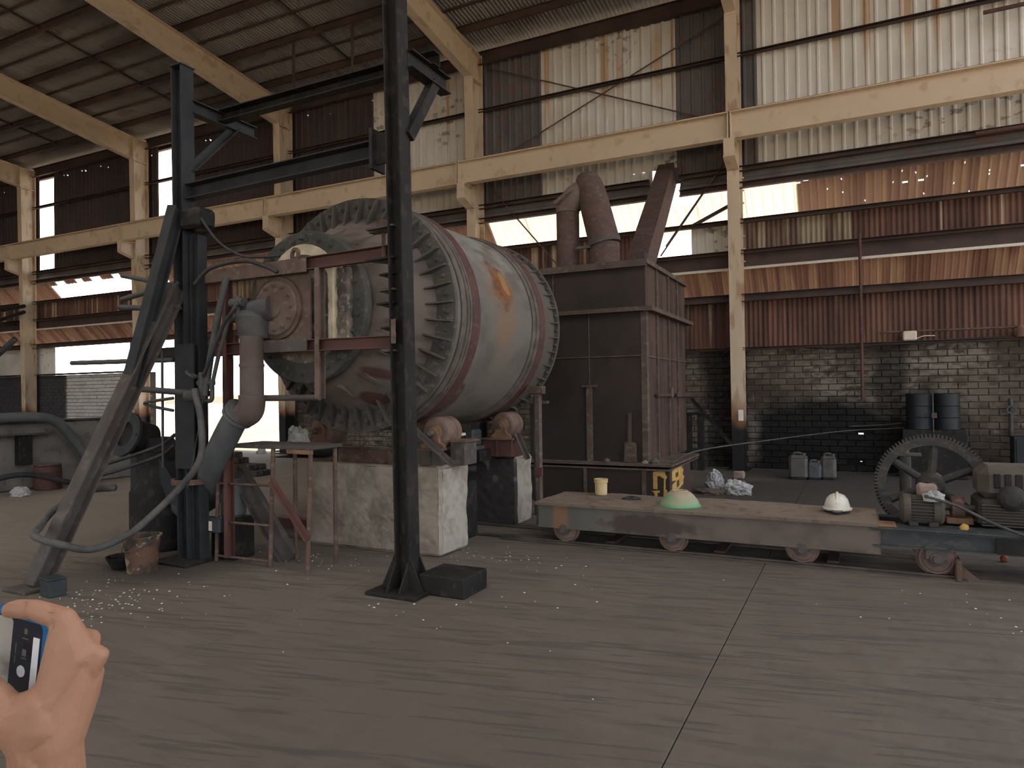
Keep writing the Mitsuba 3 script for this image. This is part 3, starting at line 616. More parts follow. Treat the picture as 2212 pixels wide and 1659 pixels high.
# burner carriage between the gantry posts
BY = 4.78
t = thing('burner_carriage', 'red-brown channel rails and upright carrying the burner plate before the furnace door', 'frame')
part(t, 'rail', beam((-5.62, BY, 2.75), (-3.43, BY, 2.785), pC(.115, .06, .008)), 'red_oxide', False, 'upper red-brown channel rail')
part(t, 'rail', beam((-5.62, BY, 2.045), (-3.43, BY, 2.03), pC(.105, .06, .008)), 'red_oxide', False, 'lower red-brown channel rail')
part(t, 'rail_face', cbox(-5.66, -4.36, BY-.075, BY-.055, 2.69, 2.815, .004), 'rust_plate', False); part(t, 'rail_face', cbox(-5.1, -4.36, BY-.075, BY-.055, 1.985, 2.10, .004), 'dusty_steel', False)
part(t, 'upright', beam((-4.28, BY-.02, 1.56), (-4.27, BY-.02, 2.72), pC(.085, .05, .007), (0, -1, 0)), 'rust_plate', False)
part(t, 'upright', beam((-5.42, BY-.02, 0.05), (-5.42, BY-.02, 2.74), pC(.085, .05, .007), (0, -1, 0)), 'red_oxide', False)
part(t, 'cross_bar', cyl((-4.90, BY-.03, 1.57), (-4.25, BY-.03, 1.57), .028, 14), 'dusty_steel', 30)
part(t, 'burner_plate', cbox(-5.06, -4.40, BY+.02, BY+.05, 2.06, 2.72, .006), 'rust_plate', False, 'rusty square burner plate')
bc = V(-4.77, BY, 2.40)
part(t, 'burner_flange', lathe([(0, .085), (.09, .085), (.10, .07), (.19, .06), (.245, .055), (.255, .045), (.255, 0), (0, 0)], bc+V(0, .02, 0), (0, -1, 0), 40), 'rust_plate', 20)
part(t, 'flange_ring', lathe([(.255, 0), (.29, 0), (.29, .03), (.255, .035)], bc+V(0, .02, 0), (0, -1, 0), 40), 'rust_brown', 20)
for k in range(12):
    a = 2*math.pi*k/12; part(t, 'bolt', hexbolt(bc+.205*rad(a)+V(0, -.035, 0), (0, -1, 0), .02, .02), 'rust_plate', False)
part(t, 'lifting_eye', lathe([(.035, -.012), (.065, -.012), (.065, .012), (.035, .012), (.035, -.012)], (-4.50, BY-.05, 2.86), (.25, 1, 0), 20), 'rust_brown', 20)
part(t, 'clamp_bolt', cat(cbox(-3.57, -3.50, BY-.06, BY-.0, 2.99, 3.06), cyl((-3.535, BY-.03, 2.72), (-3.535, BY-.03, 3.0), .018, 10), box(-3.66, -3.47, BY-.07, BY+.01, 2.955, 2.985)), 'rust_brown', False)

t = thing('burner_duct', 'grey air pipe rising to a rusty upright duct beside the furnace door', 'duct')
dy = 4.66
part(t, 'upright_duct', cat(cyl((-4.975, dy, 1.52), (-4.975, dy, 2.14), .105, 28), cyl((-4.975, dy, 1.86), (-4.975, dy, 1.885), .112, 28)), 'duct_rust', 30)
part(t, 'elbow', tube([(-4.975, dy, 1.60), (-4.978, dy, 1.52), (-5.0, dy, 1.45), (-5.06, dy, 1.42), (-5.12, dy, 1.44)], .118, 24, 5), 'duct_rust', True)
part(t, 'flange', cat(cyl((-5.10, dy, 1.46), (-5.135, dy, 1.425), .15, 24), cyl((-5.14, dy, 1.42), (-5.165, dy, 1.395), .15, 24)), 'pipe_grey', 30)
part(t, 'air_pipe', tube([(-5.10, dy, 1.47), (-5.25, dy, 1.30), (-5.55, dy+.05, .92), (-5.80, dy+.24, .66), (-6.05, dy+.34, .52), (-6.4, dy+.32, .46)], (.115, .12, .135, .135), 24, 5), 'pipe_grey', True, 'grey sloping air pipe')
part(t, 'burner_head', cat(lathe([(0, 0), (.13, 0), (.15, .03), (.17, .2), (.12, .26), (0, .26)], (-5.0, dy+.06, 2.12), (0, 0, 1), 24), cyl((-5.0, dy+.06, 2.36), (-4.80, dy+.10, 2.40), .12, 24)), 'oil_pipe', 30)
part(t, 'valve', cat(cyl((-5.12, dy-.02, 2.30), (-5.12, dy-.02, 2.52), .03, 12), cyl((-5.2, dy-.02, 2.46), (-5.04, dy-.02, 2.46), .045, 12), cyl((-5.25, dy-.02, 2.30), (-4.95, dy-.02, 2.32), .03, 12)), 'oil_pipe', 30)

# ------------------------------------------------------------------ piers and rollers
def pier(y0, y1, x0, x1, h, seed):
    m = rough(cbox(x0, x1, y0, y1, 0, h, .03), .020, 5, seed, .055); return m
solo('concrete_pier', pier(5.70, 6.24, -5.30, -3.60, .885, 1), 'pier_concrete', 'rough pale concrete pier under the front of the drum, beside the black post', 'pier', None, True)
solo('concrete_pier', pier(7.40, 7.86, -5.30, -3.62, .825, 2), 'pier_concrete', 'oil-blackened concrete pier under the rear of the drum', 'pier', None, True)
def roller(x, y, z, label, r=.155):
    t = thing('support_roller', label, 'roller', 'rollers carrying the drum')
    part(t, 'wheel', lathe([(.05, -.13), (.125, -.13), (.145, -.12), (r, -.10), (r, .03), (r-.008, .035), (r-.008, .05), (r, .055), (r, .13), (.05, .13)], (x, y, z), AX, 40), 'wheel_steel', 25)
    part(t, 'hub', lathe([(0, -.19), (.045, -.19), (.05, -.17), (.085, -.16), (.085, -.13), (.085, .13), (.05, .2), (0, .2)], (x, y, z), AX, 24), 'rust_orange', 25)
    part(t, 'shaft_end', cyl((x, y-.24, z), (x, y-.19, z), .032, 16, .006), 'hub_steel', 30)
    b0 = z-.15
    part(t, 'bearing_housing', prism([(x-.13, b0), (x+.13, b0), (x+.13, b0+.03), (x+.075, b0+.06), (x+.06, b0+.16), (x, b0+.2), (x-.06, b0+.16), (x-.075, b0+.06), (x-.13, b0+.03)], 'y', y-.185, y-.14), 'rust_orange', False)
    return t
top1, top2 = .89, .83
roller(-3.72, 5.93, 1.205, 'rusty flanged roller under the front of the drum, right of the black post')
roller(-5.18, 5.93, 1.205, 'roller under the front of the drum, hidden left side behind the stand')
roller(-3.78, 7.50, 1.20, 'rusty flanged roller with orange-brown bearing under the rear of the drum')
roller(-5.12, 7.50, 1.20, 'roller under the rear of the drum on the far side')
def pedestal(x0, x1, y0, y1, z0, z1, label, m='dusty_steel'):
    t = thing('roller_pedestal', label, 'pedestal', None)
    part(t, 'body', cbox(x0, x1, y0, y1, z0, z1-.02, .005), m, False); part(t, 'top_plate', cbox(x0-.025, x1+.025, y0-.025, y1+.025, z1-.022, z1, .004), 'rust_brown', False)
    part(t, 'stiffener', box((x0+x1)/2-.008, (x0+x1)/2+.008, y0-.018, y0, z0, z1-.02), m, False); return t
pedestal(-3.86, -3.62, 5.74, 5.80, .885, 1.055, 'dark steel pedestal on the front pier below the right roller')
pedestal(-3.585, -3.42, 5.86, 6.1, .885, 1.13, 'small dark box pedestal at the right edge of the front pier')
scene.pop('roller_pedestal_001__stiffener', None)
pedestal(-4.02, -3.62, 7.30, 7.66, .83, 1.05, 'rusty brown box pedestal on the rear pier', 'red_oxide')
t = thing('pier_beam', 'brown steel channel frame lying on the front concrete pier left of the black post', 'beam')
part(t, 'channel', beam((-5.25, 5.78, .975), (-3.66, 5.78, .955), pC(.165, .07, .009)), 'rust_brown', False); part(t, 'stiffener', box(-4.22, -4.205, 5.70, 5.78, .885, 1.03), 'rust_brown', False); part(t, 'stiffener', box(-4.86, -4.845, 5.70, 5.78, .885, 1.03), 'rust_brown', False)
t = thing('drive_motor', 'small blue geared motor below the drum between the two piers', 'motor')
part(t, 'body', lathe([(0, 0), (.07, 0), (.08, .02), (.08, .24), (.06, .27), (0, .27)], (-4.40, 7.16, 1.06), (1, 0, .0), 24), 'blue_steel', 30); part(t, 'gear_case', cbox(-4.13, -4.0, 7.05, 7.27, .96, 1.16, .02), 'blue_steel', False); part(t, 'base', cbox(-4.55, -3.98, 7.0, 7.36, .92, .965, .006), 'dusty_steel', False)
part(t, 'frame', box(-4.6, -3.9, 7.02, 7.38, .80, .92), 'black_steel', False)
t = thing('grease_jack', 'short screw jack with a pale cap under the drum', 'jack')
part(t, 'stem', cyl((-3.98, 6.6, .60), (-3.98, 6.6, 1.12), .035, 14), 'hub_steel', 30); part(t, 'cap', cbox(-4.08, -3.88, 6.52, 6.68, 1.12, 1.15, .005), 'box_white', False); part(t, 'foot', cbox(-4.15, -3.80, 6.42, 6.78, 0, .62, .01), 'black_steel', False)
solo('leaning_bar', beam((-3.93, 5.66, 1.27), (-3.47, 5.72, .885), pL(.05, .05)), 'dusty_steel', 'dark angle bar slanting down beside the front right roller', 'bar')
solo('leaning_bar', beam((-3.60, 7.38, 1.10), (-3.45, 7.36, .80), pL(.05, .05)), 'dusty_steel', 'dark angle bar slanting over the right end of the rear pier', 'bar')
solo('vertical_pipe', cyl((-3.70, 8.2, 0), (-3.70, 8.2, 1.9), .045, 16), 'pipe_grey', 'greenish upright pipe behind the rear roller', 'pipe')
t = thing('channel_post', 'rusty channel post with a bracket standing between drum and smoke tower', 'post')
part(t, 'upright', beam((-3.36, 7.55, 0), (-3.36, 7.55, 1.66), pC(.09, .05, .008), (0, 1, 0)), 'tower_angle', False); part(t, 'bracket', cbox(-3.50, -3.31, 7.50, 7.60, 1.57, 1.66, .004), 'tower_angle', False); part(t, 'clip', cbox(-3.42, -3.32, 7.49, 7.52, .60, .70, .004), 'red_oxide', False)
def crumple(x, y, z, sx, sy, sz, seed, sub=4, amp=.45, flat=.25):
    m = trimesh.creation.icosphere(sub, 1.0); v = m.vertices.copy(); n = meshkit.fbm(v*2.2+seed*3.1, 4, seed); r = np.abs(meshkit.fbm(v*3.2+seed, 3, seed+9)-.5)*2
    v = v*(1-amp+amp*1.5*n-.25*r)[:, None]; v[:, 2] = np.maximum(v[:, 2], -flat); v[:, 2] -= v[:, 2].min(); v[:, 2] /= v[:, 2].max(); v = v*V(sx, sy, sz)+V(x, y, z); m.vertices = v; return m
solo('crumpled_sack', crumple(-5.22, 5.50, 1.03, .13, .13, .25, 3), 'grey_sack', 'crumpled pale sack stuffed at the lower left of the drum', 'sack', None, True)
solo('sack_ledge', beam((-5.35, 5.50, .99), (-4.7, 5.50, 1.00), pC(.07, .20, .01)), 'black_steel', 'dark ledge channel left of the front pier carrying the crumpled sack', 'ledge')

# ------------------------------------------------------------------ hoist gantry
t = thing('hoist_gantry', 'black steel gantry of two H-section posts with bracket arms and cross beams before the furnace', 'gantry')
PX, PYY = -3.275, 4.66; HB = .0725
# the post's flanges face left and right of the camera's view: section turned so that its hollow shows
part(t, 'post', beam((PX+.01, PYY, .02), (PX-.065, PYY, 5.3), pI(2*HB, .145, .012, .014), (1, 0, 0)), 'black_steel', False, 'near black post')
LX, LY = -5.83, 4.66
part(t, 'post', beam((LX, LY, .02), (LX-.05, LY, 4.82), pI(2*HB, .145, .012, .014), (1, 0, 0)), 'blue_black_steel', False, 'left dark post')
part(t, 'post_doubler', beam((LX+.135, LY+.02, .02), (LX+.135, LY+.02, 3.15), pI(.12, .10, .012, .012), (1, 0, 0)), 'blue_black_steel', False)
part(t, 'post_plate', box(LX-HB, LX+.19, LY-.09, LY-.075, 0.9, 2.1), 'blue_black_steel', False)
part(t, 'post_cap', cbox(LX-.135, LX+.035, LY-.085, LY+.085, 4.82, 4.835, .004), 'blue_black_steel', False)
part(t, 'base_plate', cbox(PX-.24, PX+.24, PYY-.24, PYY+.24, 0, .03, .006), 'black_steel', False); part(t, 'base_plate', cbox(LX-.24, LX+.24, LY-.24, LY+.24, 0, .03, .006), 'black_steel', False)
for sx in (-1, 1):
    part(t, 'base_gusset', prism([(PX+sx*HB, .03), (PX+sx*.20, .03), (PX+sx*HB, .30)][::sx], 'y', PYY-.07, PYY-.058), 'black_steel', False)
    part(t, 'base_gusset', prism([(PX+sx*HB, .03), (PX+sx*.20, .03), (PX+sx*HB, .30)][::sx], 'y', PYY+.058, PYY+.07), 'black_steel', False)
    part(t, 'base_gusset', prism([(PYY-.07, .03), (PYY-.20, .03), (PYY-.07, .24)], 'x', PX+sx*.06-.007, PX+sx*.06+.007), 'black_steel', False)
part(t, 'arm', beam((PX+.02, PYY+.06, 4.35), (PX+.02, 5.32, 4.35), pI(.15, .11, .01, .012)), 'black_steel', False); part(t, 'arm', beam((LX, LY+.06, 4.45), (LX, 5.52, 4.45), pI(.13, .10, .01, .012)), 'blue_black_steel', False)
part(t, 'arm_brace', beam((PX+.02, PYY+.05, 3.70), (PX+.02, 5.12, 4.30), pR(.08, .09)), 'black_steel', False); part(t, 'arm_brace', beam((LX, LY+.05, 3.80), (LX, 5.28, 4.41), pL(.07, .07)), 'blue_black_steel', False)
part(t, 'upper_beam', beam((-5.95, 5.10, 4.46), (PX+.1, 5.10, 4.475), pC(.12, .10, .009)), 'black_steel', False, 'upper dark cross beam')
part(t, 'cross_beam', beam((LX, LY+.05, 3.585), (PX-.27, LY+.05, 3.62), pC(.15, .10, .009)), 'blue_black_steel', False, 'lower dark cross beam')
part(t, 'end_plate', cbox(PX-.30, PX-.27, LY-.05, LY+.14, 3.46, 3.80, .004), 'black_steel', False); part(t, 'end_plate', cbox(PX-.29, PX-.06, LY+.0, LY+.02, 3.5, 3.76, .004), 'black_steel', False)
for k, z in enumerate((2.96, 2.70, 2.57, 2.44, 2.33, 2.13, 1.94)):
    l = (.30, .31, .17, .18, .20, .16, .16)[k]
    part(t, 'cleat', prism([(PX-.06, PYY-.06), (PX-.06, PYY+.06), (PX-.06-l, PYY+.02), (PX-.06-l, PYY-.02)], 'z', z, z+.016), 'black_steel' if k % 3 else 'dusty_steel', False)
    part(t, 'cleat_rib', prism([(PX-.06, z-.055), (PX-.06, z), (PX-.06-l*.95, z)], 'y', PYY-.006, PYY+.006), 'black_steel', False)
part(t, 'paint_spot', rough(cbox(PX-HB-.004, PX-.03, PYY-.0745, PYY-.0725, 2.0, 2.2, .001), .004, 30, 4, .02), 'deck_dust', False)
part(t, 'shackle_box', rough(cbox(LX+.02, LX+.30, LY-.12, LY+.10, 3.20, 3.40, .03), .012, 9, 2, .05), 'black_steel', True)
part(t, 'lower_clamp', lathe([(.16, 0), (.18, 0), (.18, .05), (.16, .05), (.16, 0)], (LX+.04, LY, .75), (0, 0, 1), 24), 'rust_brown', 20)
leg0, leg1 = V(-6.20, 3.46, .02), V(-5.90, 4.60, 2.66)
part(t, 'raking_leg', beam(leg0, leg1, pI(.15, .15, .012, .014), (0, 1, 0)), 'dusty_steel', False, 'brown raking strut down to the floor at far left')
lm = leg0+(leg1-leg0)*.64
part(t, 'raking_leg', beam(lm, (-5.84, 4.56, 3.42), pI(.12, .12, .012, .014), (0, 1, 0)), 'blue_black_steel', False, 'steeper dark strut')
part(t, 'leg_foot', cbox(-6.36, -6.04, 3.28, 3.62, 0, .025, .005), 'dusty_steel', False)
solo('packing_block', rough(cbox(-3.14, -2.72, 4.62, 5.0, 0, .16, .01), .004, 20, 2, .08), 'black_steel', 'dark timber block on the floor at the foot of the black post', 'block', None, True)

# pipes, rods and hoses round the left post
def pipe(label, pts, r=.022, m='oil_pipe', cat_='pipe', name='oil_pipe', sm=0, n=10): return solo(name, tube(pts, r, n, sm), m, label, cat_, None, True)
pipe('level dark rod reaching left from the left gantry post across the bright wall opening', [(-7.60, 4.62, 1.972), (-5.98, 4.62, 1.955)], .024)
pipe('dark pipe stub slanting up left from the raking legs, upper one', [(-6.65, 4.55, 2.83), (-6.05, 4.62, 2.70), (-5.9, 4.62, 2.70)], .024)
pipe('dark pipe stub at the left of the raking legs, below the slanting one', [(-6.66, 4.55, 2.585), (-6.32, 4.58, 2.64), (-5.9, 4.62, 2.66)], .026)
pipe('dark pipe stub pointing left just under the others on the left post', [(-6.62, 4.50, 2.50), (-6.1, 4.56, 2.46), (-5.85, 4.6, 2.46)], .028)
pipe('level oil pipe from the raking leg through the left post to the valves', [(-6.40, 4.55, 1.675), (-5.60, 4.58, 1.62), (-5.45, 4.58, 1.62)], .030)
pipe('thin vertical rod beside the left gantry post', [(-6.12, 4.60, .9), (-6.12, 4.60, 2.05)], .012)
pipe('bent rod ring left of the left post', [(-5.9, 4.55, 1.46), (-6.15, 4.52, 1.50), (-6.25, 4.5, 1.53), (-6.15, 4.5, 1.55), (-5.9, 4.55, 1.58)], .014, 'oil_pipe', 'rod', 'bent_rod', 5)
pipe('upright oil pipe between left post and burner', [(-5.46, 4.55, 1.60), (-5.40, 4.56, 1.95), (-5.30, 4.58, 2.40), (-5.22, 4.60, 2.70)], .032, 'oil_pipe')
pipe('thin oil pipe beside the upright one, nearer the burner', [(-5.38, 4.55, 1.66), (-5.28, 4.56, 2.0), (-5.15, 4.58, 2.35), (-5.08, 4.60, 2.45)], .018, 'oil_pipe')
t = thing('oil_valve', 'cluster of dark oil valves hanging right of the left post against the bright doorway', 'valve')
part(t, 'body', cat(cyl((-5.72, 4.56, 1.60), (-5.50, 4.56, 1.60), .055, 14, .01), cyl((-5.50, 4.56, 1.56), (-5.50, 4.56, 1.82), .042, 14, .01), cyl((-5.56, 4.56, 1.72), (-5.36, 4.56, 1.72), .034, 14, .01)), 'oil_pipe', 30)
part(t, 'hand_wheel', lathe([(.05, -.01), (.065, -.01), (.065, .01), (.05, .01), (.05, -.01)], (-5.60, 4.52, 1.80), (.6, .3, 1), 18), 'oil_pipe', 20)
part(t, 'return_pipe', tube([(-5.55, 4.56, 1.555), (-5.42, 4.56, 1.55), (-5.38, 4.56, 1.58), (-5.38, 4.56, 1.72)], .02, 10, 4), 'oil_pipe', True)
pipe('black cable looping from the left post top to the burner rail', [(-5.55, 4.58, 3.30), (-5.35, 4.62, 3.05), (-5.09, 4.64, 2.90), (-4.85, 4.66, 2.86), (-4.62, 4.66, 2.85)], .013, 'black_rubber', 'cable', 'black_cable', 6, 8)
pipe('black rubber hose drooping along the upper burner rail', [(-5.6, 4.56, 2.66), (-5.4, 4.58, 2.80), (-5.0, 4.60, 2.83), (-4.75, 4.62, 2.76), (-4.62, 4.63, 2.70)], .02, 'black_rubber', 'hose', 'rubber_hose', 6)
pipe('rubber hose curving from burner down toward the valves', [(-4.98, 4.50, 2.40), (-5.15, 4.50, 2.25), (-5.30, 4.50, 2.0), (-5.42, 4.50, 1.78)], .018, 'black_rubber', 'hose', 'rubber_hose', 6)
pipe('thick grey rubber hose looping from the oil valves round the raking leg', [(-5.52, 4.48, 1.66), (-5.40, 4.45, 1.38), (-5.30, 4.36, 1.04), (-5.455, 4.28, .785), (-5.595, 4.08, .538), (-5.623, 3.88, .41), (-5.66, 3.60, .345), (-5.70, 3.38, .42), (-5.98, 3.33, .475), (-6.22, 3.50, .50), (-6.42, 3.74, .60), (-6.30, 3.95, .74), (-6.0, 4.02, .78)], .030, 'hose_rubber', 'hose', 'rubber_hose', 8, 14)
pipe('thin wire hanging from the valves to the floor in the doorway light', [(-5.42, 4.50, 1.60), (-5.48, 4.45, 1.10), (-5.52, 4.4, .75)], .006, 'black_rubber', 'wire', 'wire', 5, 6)
for k, (dz, lb) in enumerate(((0, 'upper of two black cables from the raking leg to the blower'), (-.10, 'lower of two black cables from the raking leg to the blower'))):
    pipe(lb, [(-6.78, 4.42, .92+dz), (-6.66, 4.5, .96+dz), (-6.5, 4.6, 1.02+dz), (-6.2, 4.66, 1.12+dz), (-5.95, 4.6, 1.22+dz)], .018, 'black_rubber', 'cable', 'black_cable', 6, 8)

# blower left of the post
t = thing('air_blower', 'black air blower with round flanged inlet standing left of the left post', 'blower')
part(t, 'casing', lathe([(0, 0), (.28, 0), (.30, .04), (.30, .60), (.27, .66), (.24, .70), (.22, 1.02), (0, 1.05)], (-6.62, 4.95, 0), (0, 0, 1), 32), 'black_steel', 30)
part(t, 'hood', prism([(-6.90, .62), (-6.05, .45), (-6.10, .60), (-6.62, 1.16), (-6.90, 1.16)], 'y', 4.80, 5.10), 'blue_black_steel', False)
part(t, 'inlet', cyl((-6.80, 4.95, 1.12), (-6.80, 4.70, 1.20), .18, 28, .01), 'black_steel', 30); part(t, 'inlet_ring', lathe([(.13, 0), (.235, 0), (.235, .03), (.13, .03), (.13, 0)], (-6.80, 4.69, 1.205), (0, -1, .3), 32), 'blue_black_steel', 20)
for k in range(8): part(t, 'bolt', hexbolt(V(-6.80, 4.66, 1.215)+.19*V(math.cos(k*.785), .0, math.sin(k*.785)), (0, -1, .3), .014, .012), 'dusty_steel', False)
t = thing('oil_pump', 'small grey gear pump on a stand right of the left post foot', 'pump')
part(t, 'body', lathe([(0, 0), (.10, 0), (.12, .03), (.12, .32), (.08, .38), (0, .38)], (-5.55, 4.95, .40), (0, 0, 1), 20), 'pipe_grey', 30); part(t, 'stand', cbox(-5.72, -5.40, 4.82, 5.08, 0, .40, .01), 'black_steel', False)
part(t, 'switch_box', cbox(-5.68, -5.46, 4.70, 4.80, .28, .42, .01), 'teal_box', False); part(t, 'tag', box(-5.60, -5.56, 4.694, 4.70, .30, .39), 'box_white', False)

# stand of rusty tubes left of the front pier
t = thing('pipe_stand', 'rusty tube stand with rungs between left post and front pier', 'stand')
def tb(p, q, r=.016, m='rust_brown'): return tube([p, q], r, 10)
part(t, 'top', cbox(-5.36, -4.34, 4.74, 5.16, 1.10, 1.135, .006), 'dusty_steel', False); part(t, 'top_lip', beam((-4.62, 4.735, 1.085), (-4.33, 4.735, 1.08), pR(.03, .035)), 'rust_orange', False)
for p, q in (((-4.87, 4.76, 0), (-4.82, 4.76, 1.10)), ((-5.57, 4.76, 0), (-5.54, 4.76, .80)), ((-4.42, 4.76, 0), (-4.37, 4.76, 1.10)), ((-4.90, 5.12, 0), (-4.90, 5.12, 1.10)), ((-4.42, 5.14, 0), (-4.42, 5.14, 1.10))): part(t, 'leg', tb(p, q, .02), 'rust_brown', True)
for z in (.75, .38, .05): part(t, 'rung', tb((-5.55, 4.76, z+.0), (-4.85, 4.76, z+.01), .012), 'rust_brown', True)
part(t, 'diagonal', beam((-4.82, 4.73, .80), (-4.39, 4.73, .29), pL(.06, .04)), 'red_oxide', False)
solo('leaning_channel', beam((-5.50, 4.98, .86), (-4.86, 5.02, .03), pC(.20, .06, .01), (0, 0, 1)), 'dusty_steel', 'wide dark channel leaning down to the floor behind the tube stand', 'channel')
t = thing('floor_beam', 'dark steel beams lying on the floor behind the tube stand', 'beam')
part(t, 'flange_beam', beam((-6.1, 6.1, .09), (-5.32, 6.1, .09), pI(.16, .12)), 'red_oxide', False); part(t, 'bed_plate', cbox(-6.0, -5.33, 5.85, 6.05, 0, .05), 'dusty_steel', False)
# buckets
def bucket(x, y, r, h, m, label, lab2='bucket'):
    t = thing('bucket', label, lab2); part(t, 'body', lathe([(0, .01), (r*.80, 0), (r*.82, .012), (r, h-.012), (r+.012, h-.01), (r+.012, h), (r-.006, h), (r*.81, .03), (0, .03)], (x, y, 0), (0, 0, 1), 32), m, 30)
    part(t, 'handle', tube([(x-r-.01, y, h-.03), (x-r*.75, y-.10, h-.09), (x, y-r-.03, h-.12), (x+r*.75, y-.10, h-.09), (x+r+.01, y, h-.03)], .005, 6, 5), 'hub_steel', True); return t
bucket(-5.88, 4.20, .155, .33, 'bucket_rust', 'rust-stained paint bucket in front of the left gantry post')
solo('scrap_pan', rough(lathe([(0, 0), (.10, 0), (.16, .11), (.15, .11), (.09, .02), (0, .02)], (-6.16, 4.22, 0), (0, 0, 1), 24), .006, 12, 3, .04), 'black_steel', 'shallow black pan of scrap left of the rusty bucket', 'pan', None, True)
t = thing('small_tin', 'small dark teal tin on the floor near the raking leg foot', 'tin')
part(t, 'body', rot(cbox(-5.93, -5.76, 3.33, 3.46, 0, .135, .008), -8, (0, 0, 1), (-5.85, 3.4, 0)), 'teal_box', False); part(t, 'lid', rot(cbox(-5.935, -5.755, 3.325, 3.465, .135, .145, .003), -8, (0, 0, 1), (-5.85, 3.4, 0)), 'teal_box', False)

# ------------------------------------------------------------------ smoke tower behind the drum
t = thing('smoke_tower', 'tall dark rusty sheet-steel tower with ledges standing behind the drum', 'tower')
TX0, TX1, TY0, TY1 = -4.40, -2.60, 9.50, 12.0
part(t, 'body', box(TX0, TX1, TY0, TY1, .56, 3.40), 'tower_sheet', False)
part(t, 'base', box(TX0, -2.25, 9.30, 10.6, 0, .52), 'tower_sheet', False)
part(t, 'top_rim', cat(box(TX0-.06, TX1+.03, TY0-.07, TY0, 3.33, 3.42), box(TX1, TX1+.05, TY0-.07, TY1, 3.36, 3.42), box(TX0-.06, TX1+.05, TY0-.07, TY1, 3.415, 3.425)), 'tower_angle', False, 'dusty top rim')
part(t, 'middle_ledge', cat(box(TX0-.06, TX1+.12, TY0-.09, TY0, 2.705, 2.765), box(TX1, TX1+.12, TY0-.09, TY1+.15, 2.70, 2.76)), 'tower_angle', False)
part(t, 'lower_ledge', cat(box(TX0-.06, -2.21, 9.26, TY0+.02, .555, .585), box(TX0-.06, -2.21, 9.27, 9.30, .50, .525), box(TX1-.02, -2.21, 9.26, 11.1, .555, .585), box(-2.25, -2.22, 9.27, 11.1, .515, .53)), 'tower_angle', False)
part(t, 'corner_angle', cat(box(TX1-.07, TX1+.008, TY0-.012, TY0, .585, 2.70), box(TX1, TX1+.012, TY0-.012, TY0+.09, .585, 2.70)), 'tower_angle', False)
part(t, 'corner_angle', box(TX1-.03, TX1+.03, 9.285, 9.30, 0, .50), 'tower_angle', False)
part(t, 'stiffener', box(-3.48, -3.40, TY0-.05, TY0, .585, 1.66), 'tower_angle', False); part(t, 'stiffener_cap', box(-3.54, -3.33, TY0-.06, TY0, 1.65, 1.68), 'tower_angle', False); part(t, 'stiffener', box(-3.47, -3.43, 9.27, 9.30, 0, .50), 'tower_angle', False)
part(t, 'seam', box(-3.445, -3.435, TY0-.012, TY0, 1.68, 2.70), 'tower_angle', False); part(t, 'seam', box(-4.0, -3.985, TY0-.012, TY0, 2.765, 3.33), 'tower_angle', False)
part(t, 'seam', box(TX0, TX1, TY0-.018, TY0, 2.075, 2.09), 'tower_angle', False); part(t, 'seam', box(TX1, TX1+.018, TY0, TY1, 2.06, 2.08), 'tower_angle', False)
for y in (10.05, 10.75, 11.35): part(t, 'side_rib', box(TX1, TX1+.03, y-.025, y+.025, .585, 3.36), 'tower_angle', False)
part(t, 'side_bar', cat(box(TX1+.03, TX1+.06, 9.9, 10.9, 1.50, 1.54), box(TX1+.03, TX1+.06, 11.1, 12.5, 1.48, 1.54)), 'dark_girt', False)
part(t, 'latch', cbox(TX1+.03, TX1+.07, 10.72, 10.80, 1.47, 1.64, .008), 'jerry_grey', False)
part(t, 'inspection_frame', cat(box(TX0+.02, TX0+.30, 9.2, 9.24, 1.45, 2.35), box(TX0+.0, TX0+.42, 9.18, 9.26, 1.42, 1.46)), 'duct_rust', False)
# numerals brushed in yellow: an open-footed 0 on the front, a squared 8 on the side
def poly_ring(pts, hole): return Polygon(pts, [hole] if hole else None)
m0 = Polygon([(0, .10), (0, .335), (.03, .35), (.145, .35), (.155, .30), (.172, .285), (.165, .25), (.152, .24), (.152, .11), (.175, .08), (.165, .05), (.16, .0), (.125, .0), (.132, .25), (.10, .27), (.085, .285), (.06, .285), (.052, .27), (.052, .10)])
m0 = m0.union(Polygon([(-.02, .07), (.08, .085), (.075, .05), (.05, .05), (.055, .0), (.015, .0), (.012, .045)]))
def paint(pg, place):
    ms = [trimesh.creation.extrude_polygon(g, .003, engine='earcut') for g in getattr(pg, 'geoms', [pg])]; m = cat(ms); v = m.vertices.copy(); m.vertices = place(v)
    if m.volume < 0: m.invert()
    return m
part(t, 'painted_numeral', paint(m0, lambda v: np.c_[-2.475+v[:, 0]*1.12, 9.298-v[:, 2], .155+v[:, 1]*.97]), 'yellow_paint', False, 'worn yellow painted figure')
m1 = Polygon([(0, 0), (.09, .01), (.20, .07), (.235, .08), (.235, .16), (.255, .18), (.25, .22), (.225, .235), (.225, .29), (.24, .31), (.235, .345), (.21, .36), (.21, .41), (.0, .395), (.0, .225), (.07, .21), (.07, .19), (.0, .16)], [[(.07, .33), (.13, .335), (.13, .26), (.075, .245)], [(.09, .08), (.15, .09), (.14, .20), (.095, .19)]])
part(t, 'painted_numeral', paint(m1, lambda v: np.c_[-2.25+v[:, 2]*.9, 9.43+v[:, 0]*2.9, .165+v[:, 1]*.83]), 'yellow_paint', False, 'worn yellow painted figure')
t = thing('spade', 'small rusty spade leaning on the tower front above the ledge', 'spade')
part(t, 'blade', prism([(-2.90, .60), (-2.72, .60), (-2.73, .86), (-2.78, .88), (-2.89, .87)], 'y', 9.37, 9.385), 'tower_angle', False); part(t, 'shaft', beam((-2.82, 9.385, .86), (-2.835, 9.46, 1.28), pR(.05, .015), (0, 1, 0)), 'dark_girt', False)
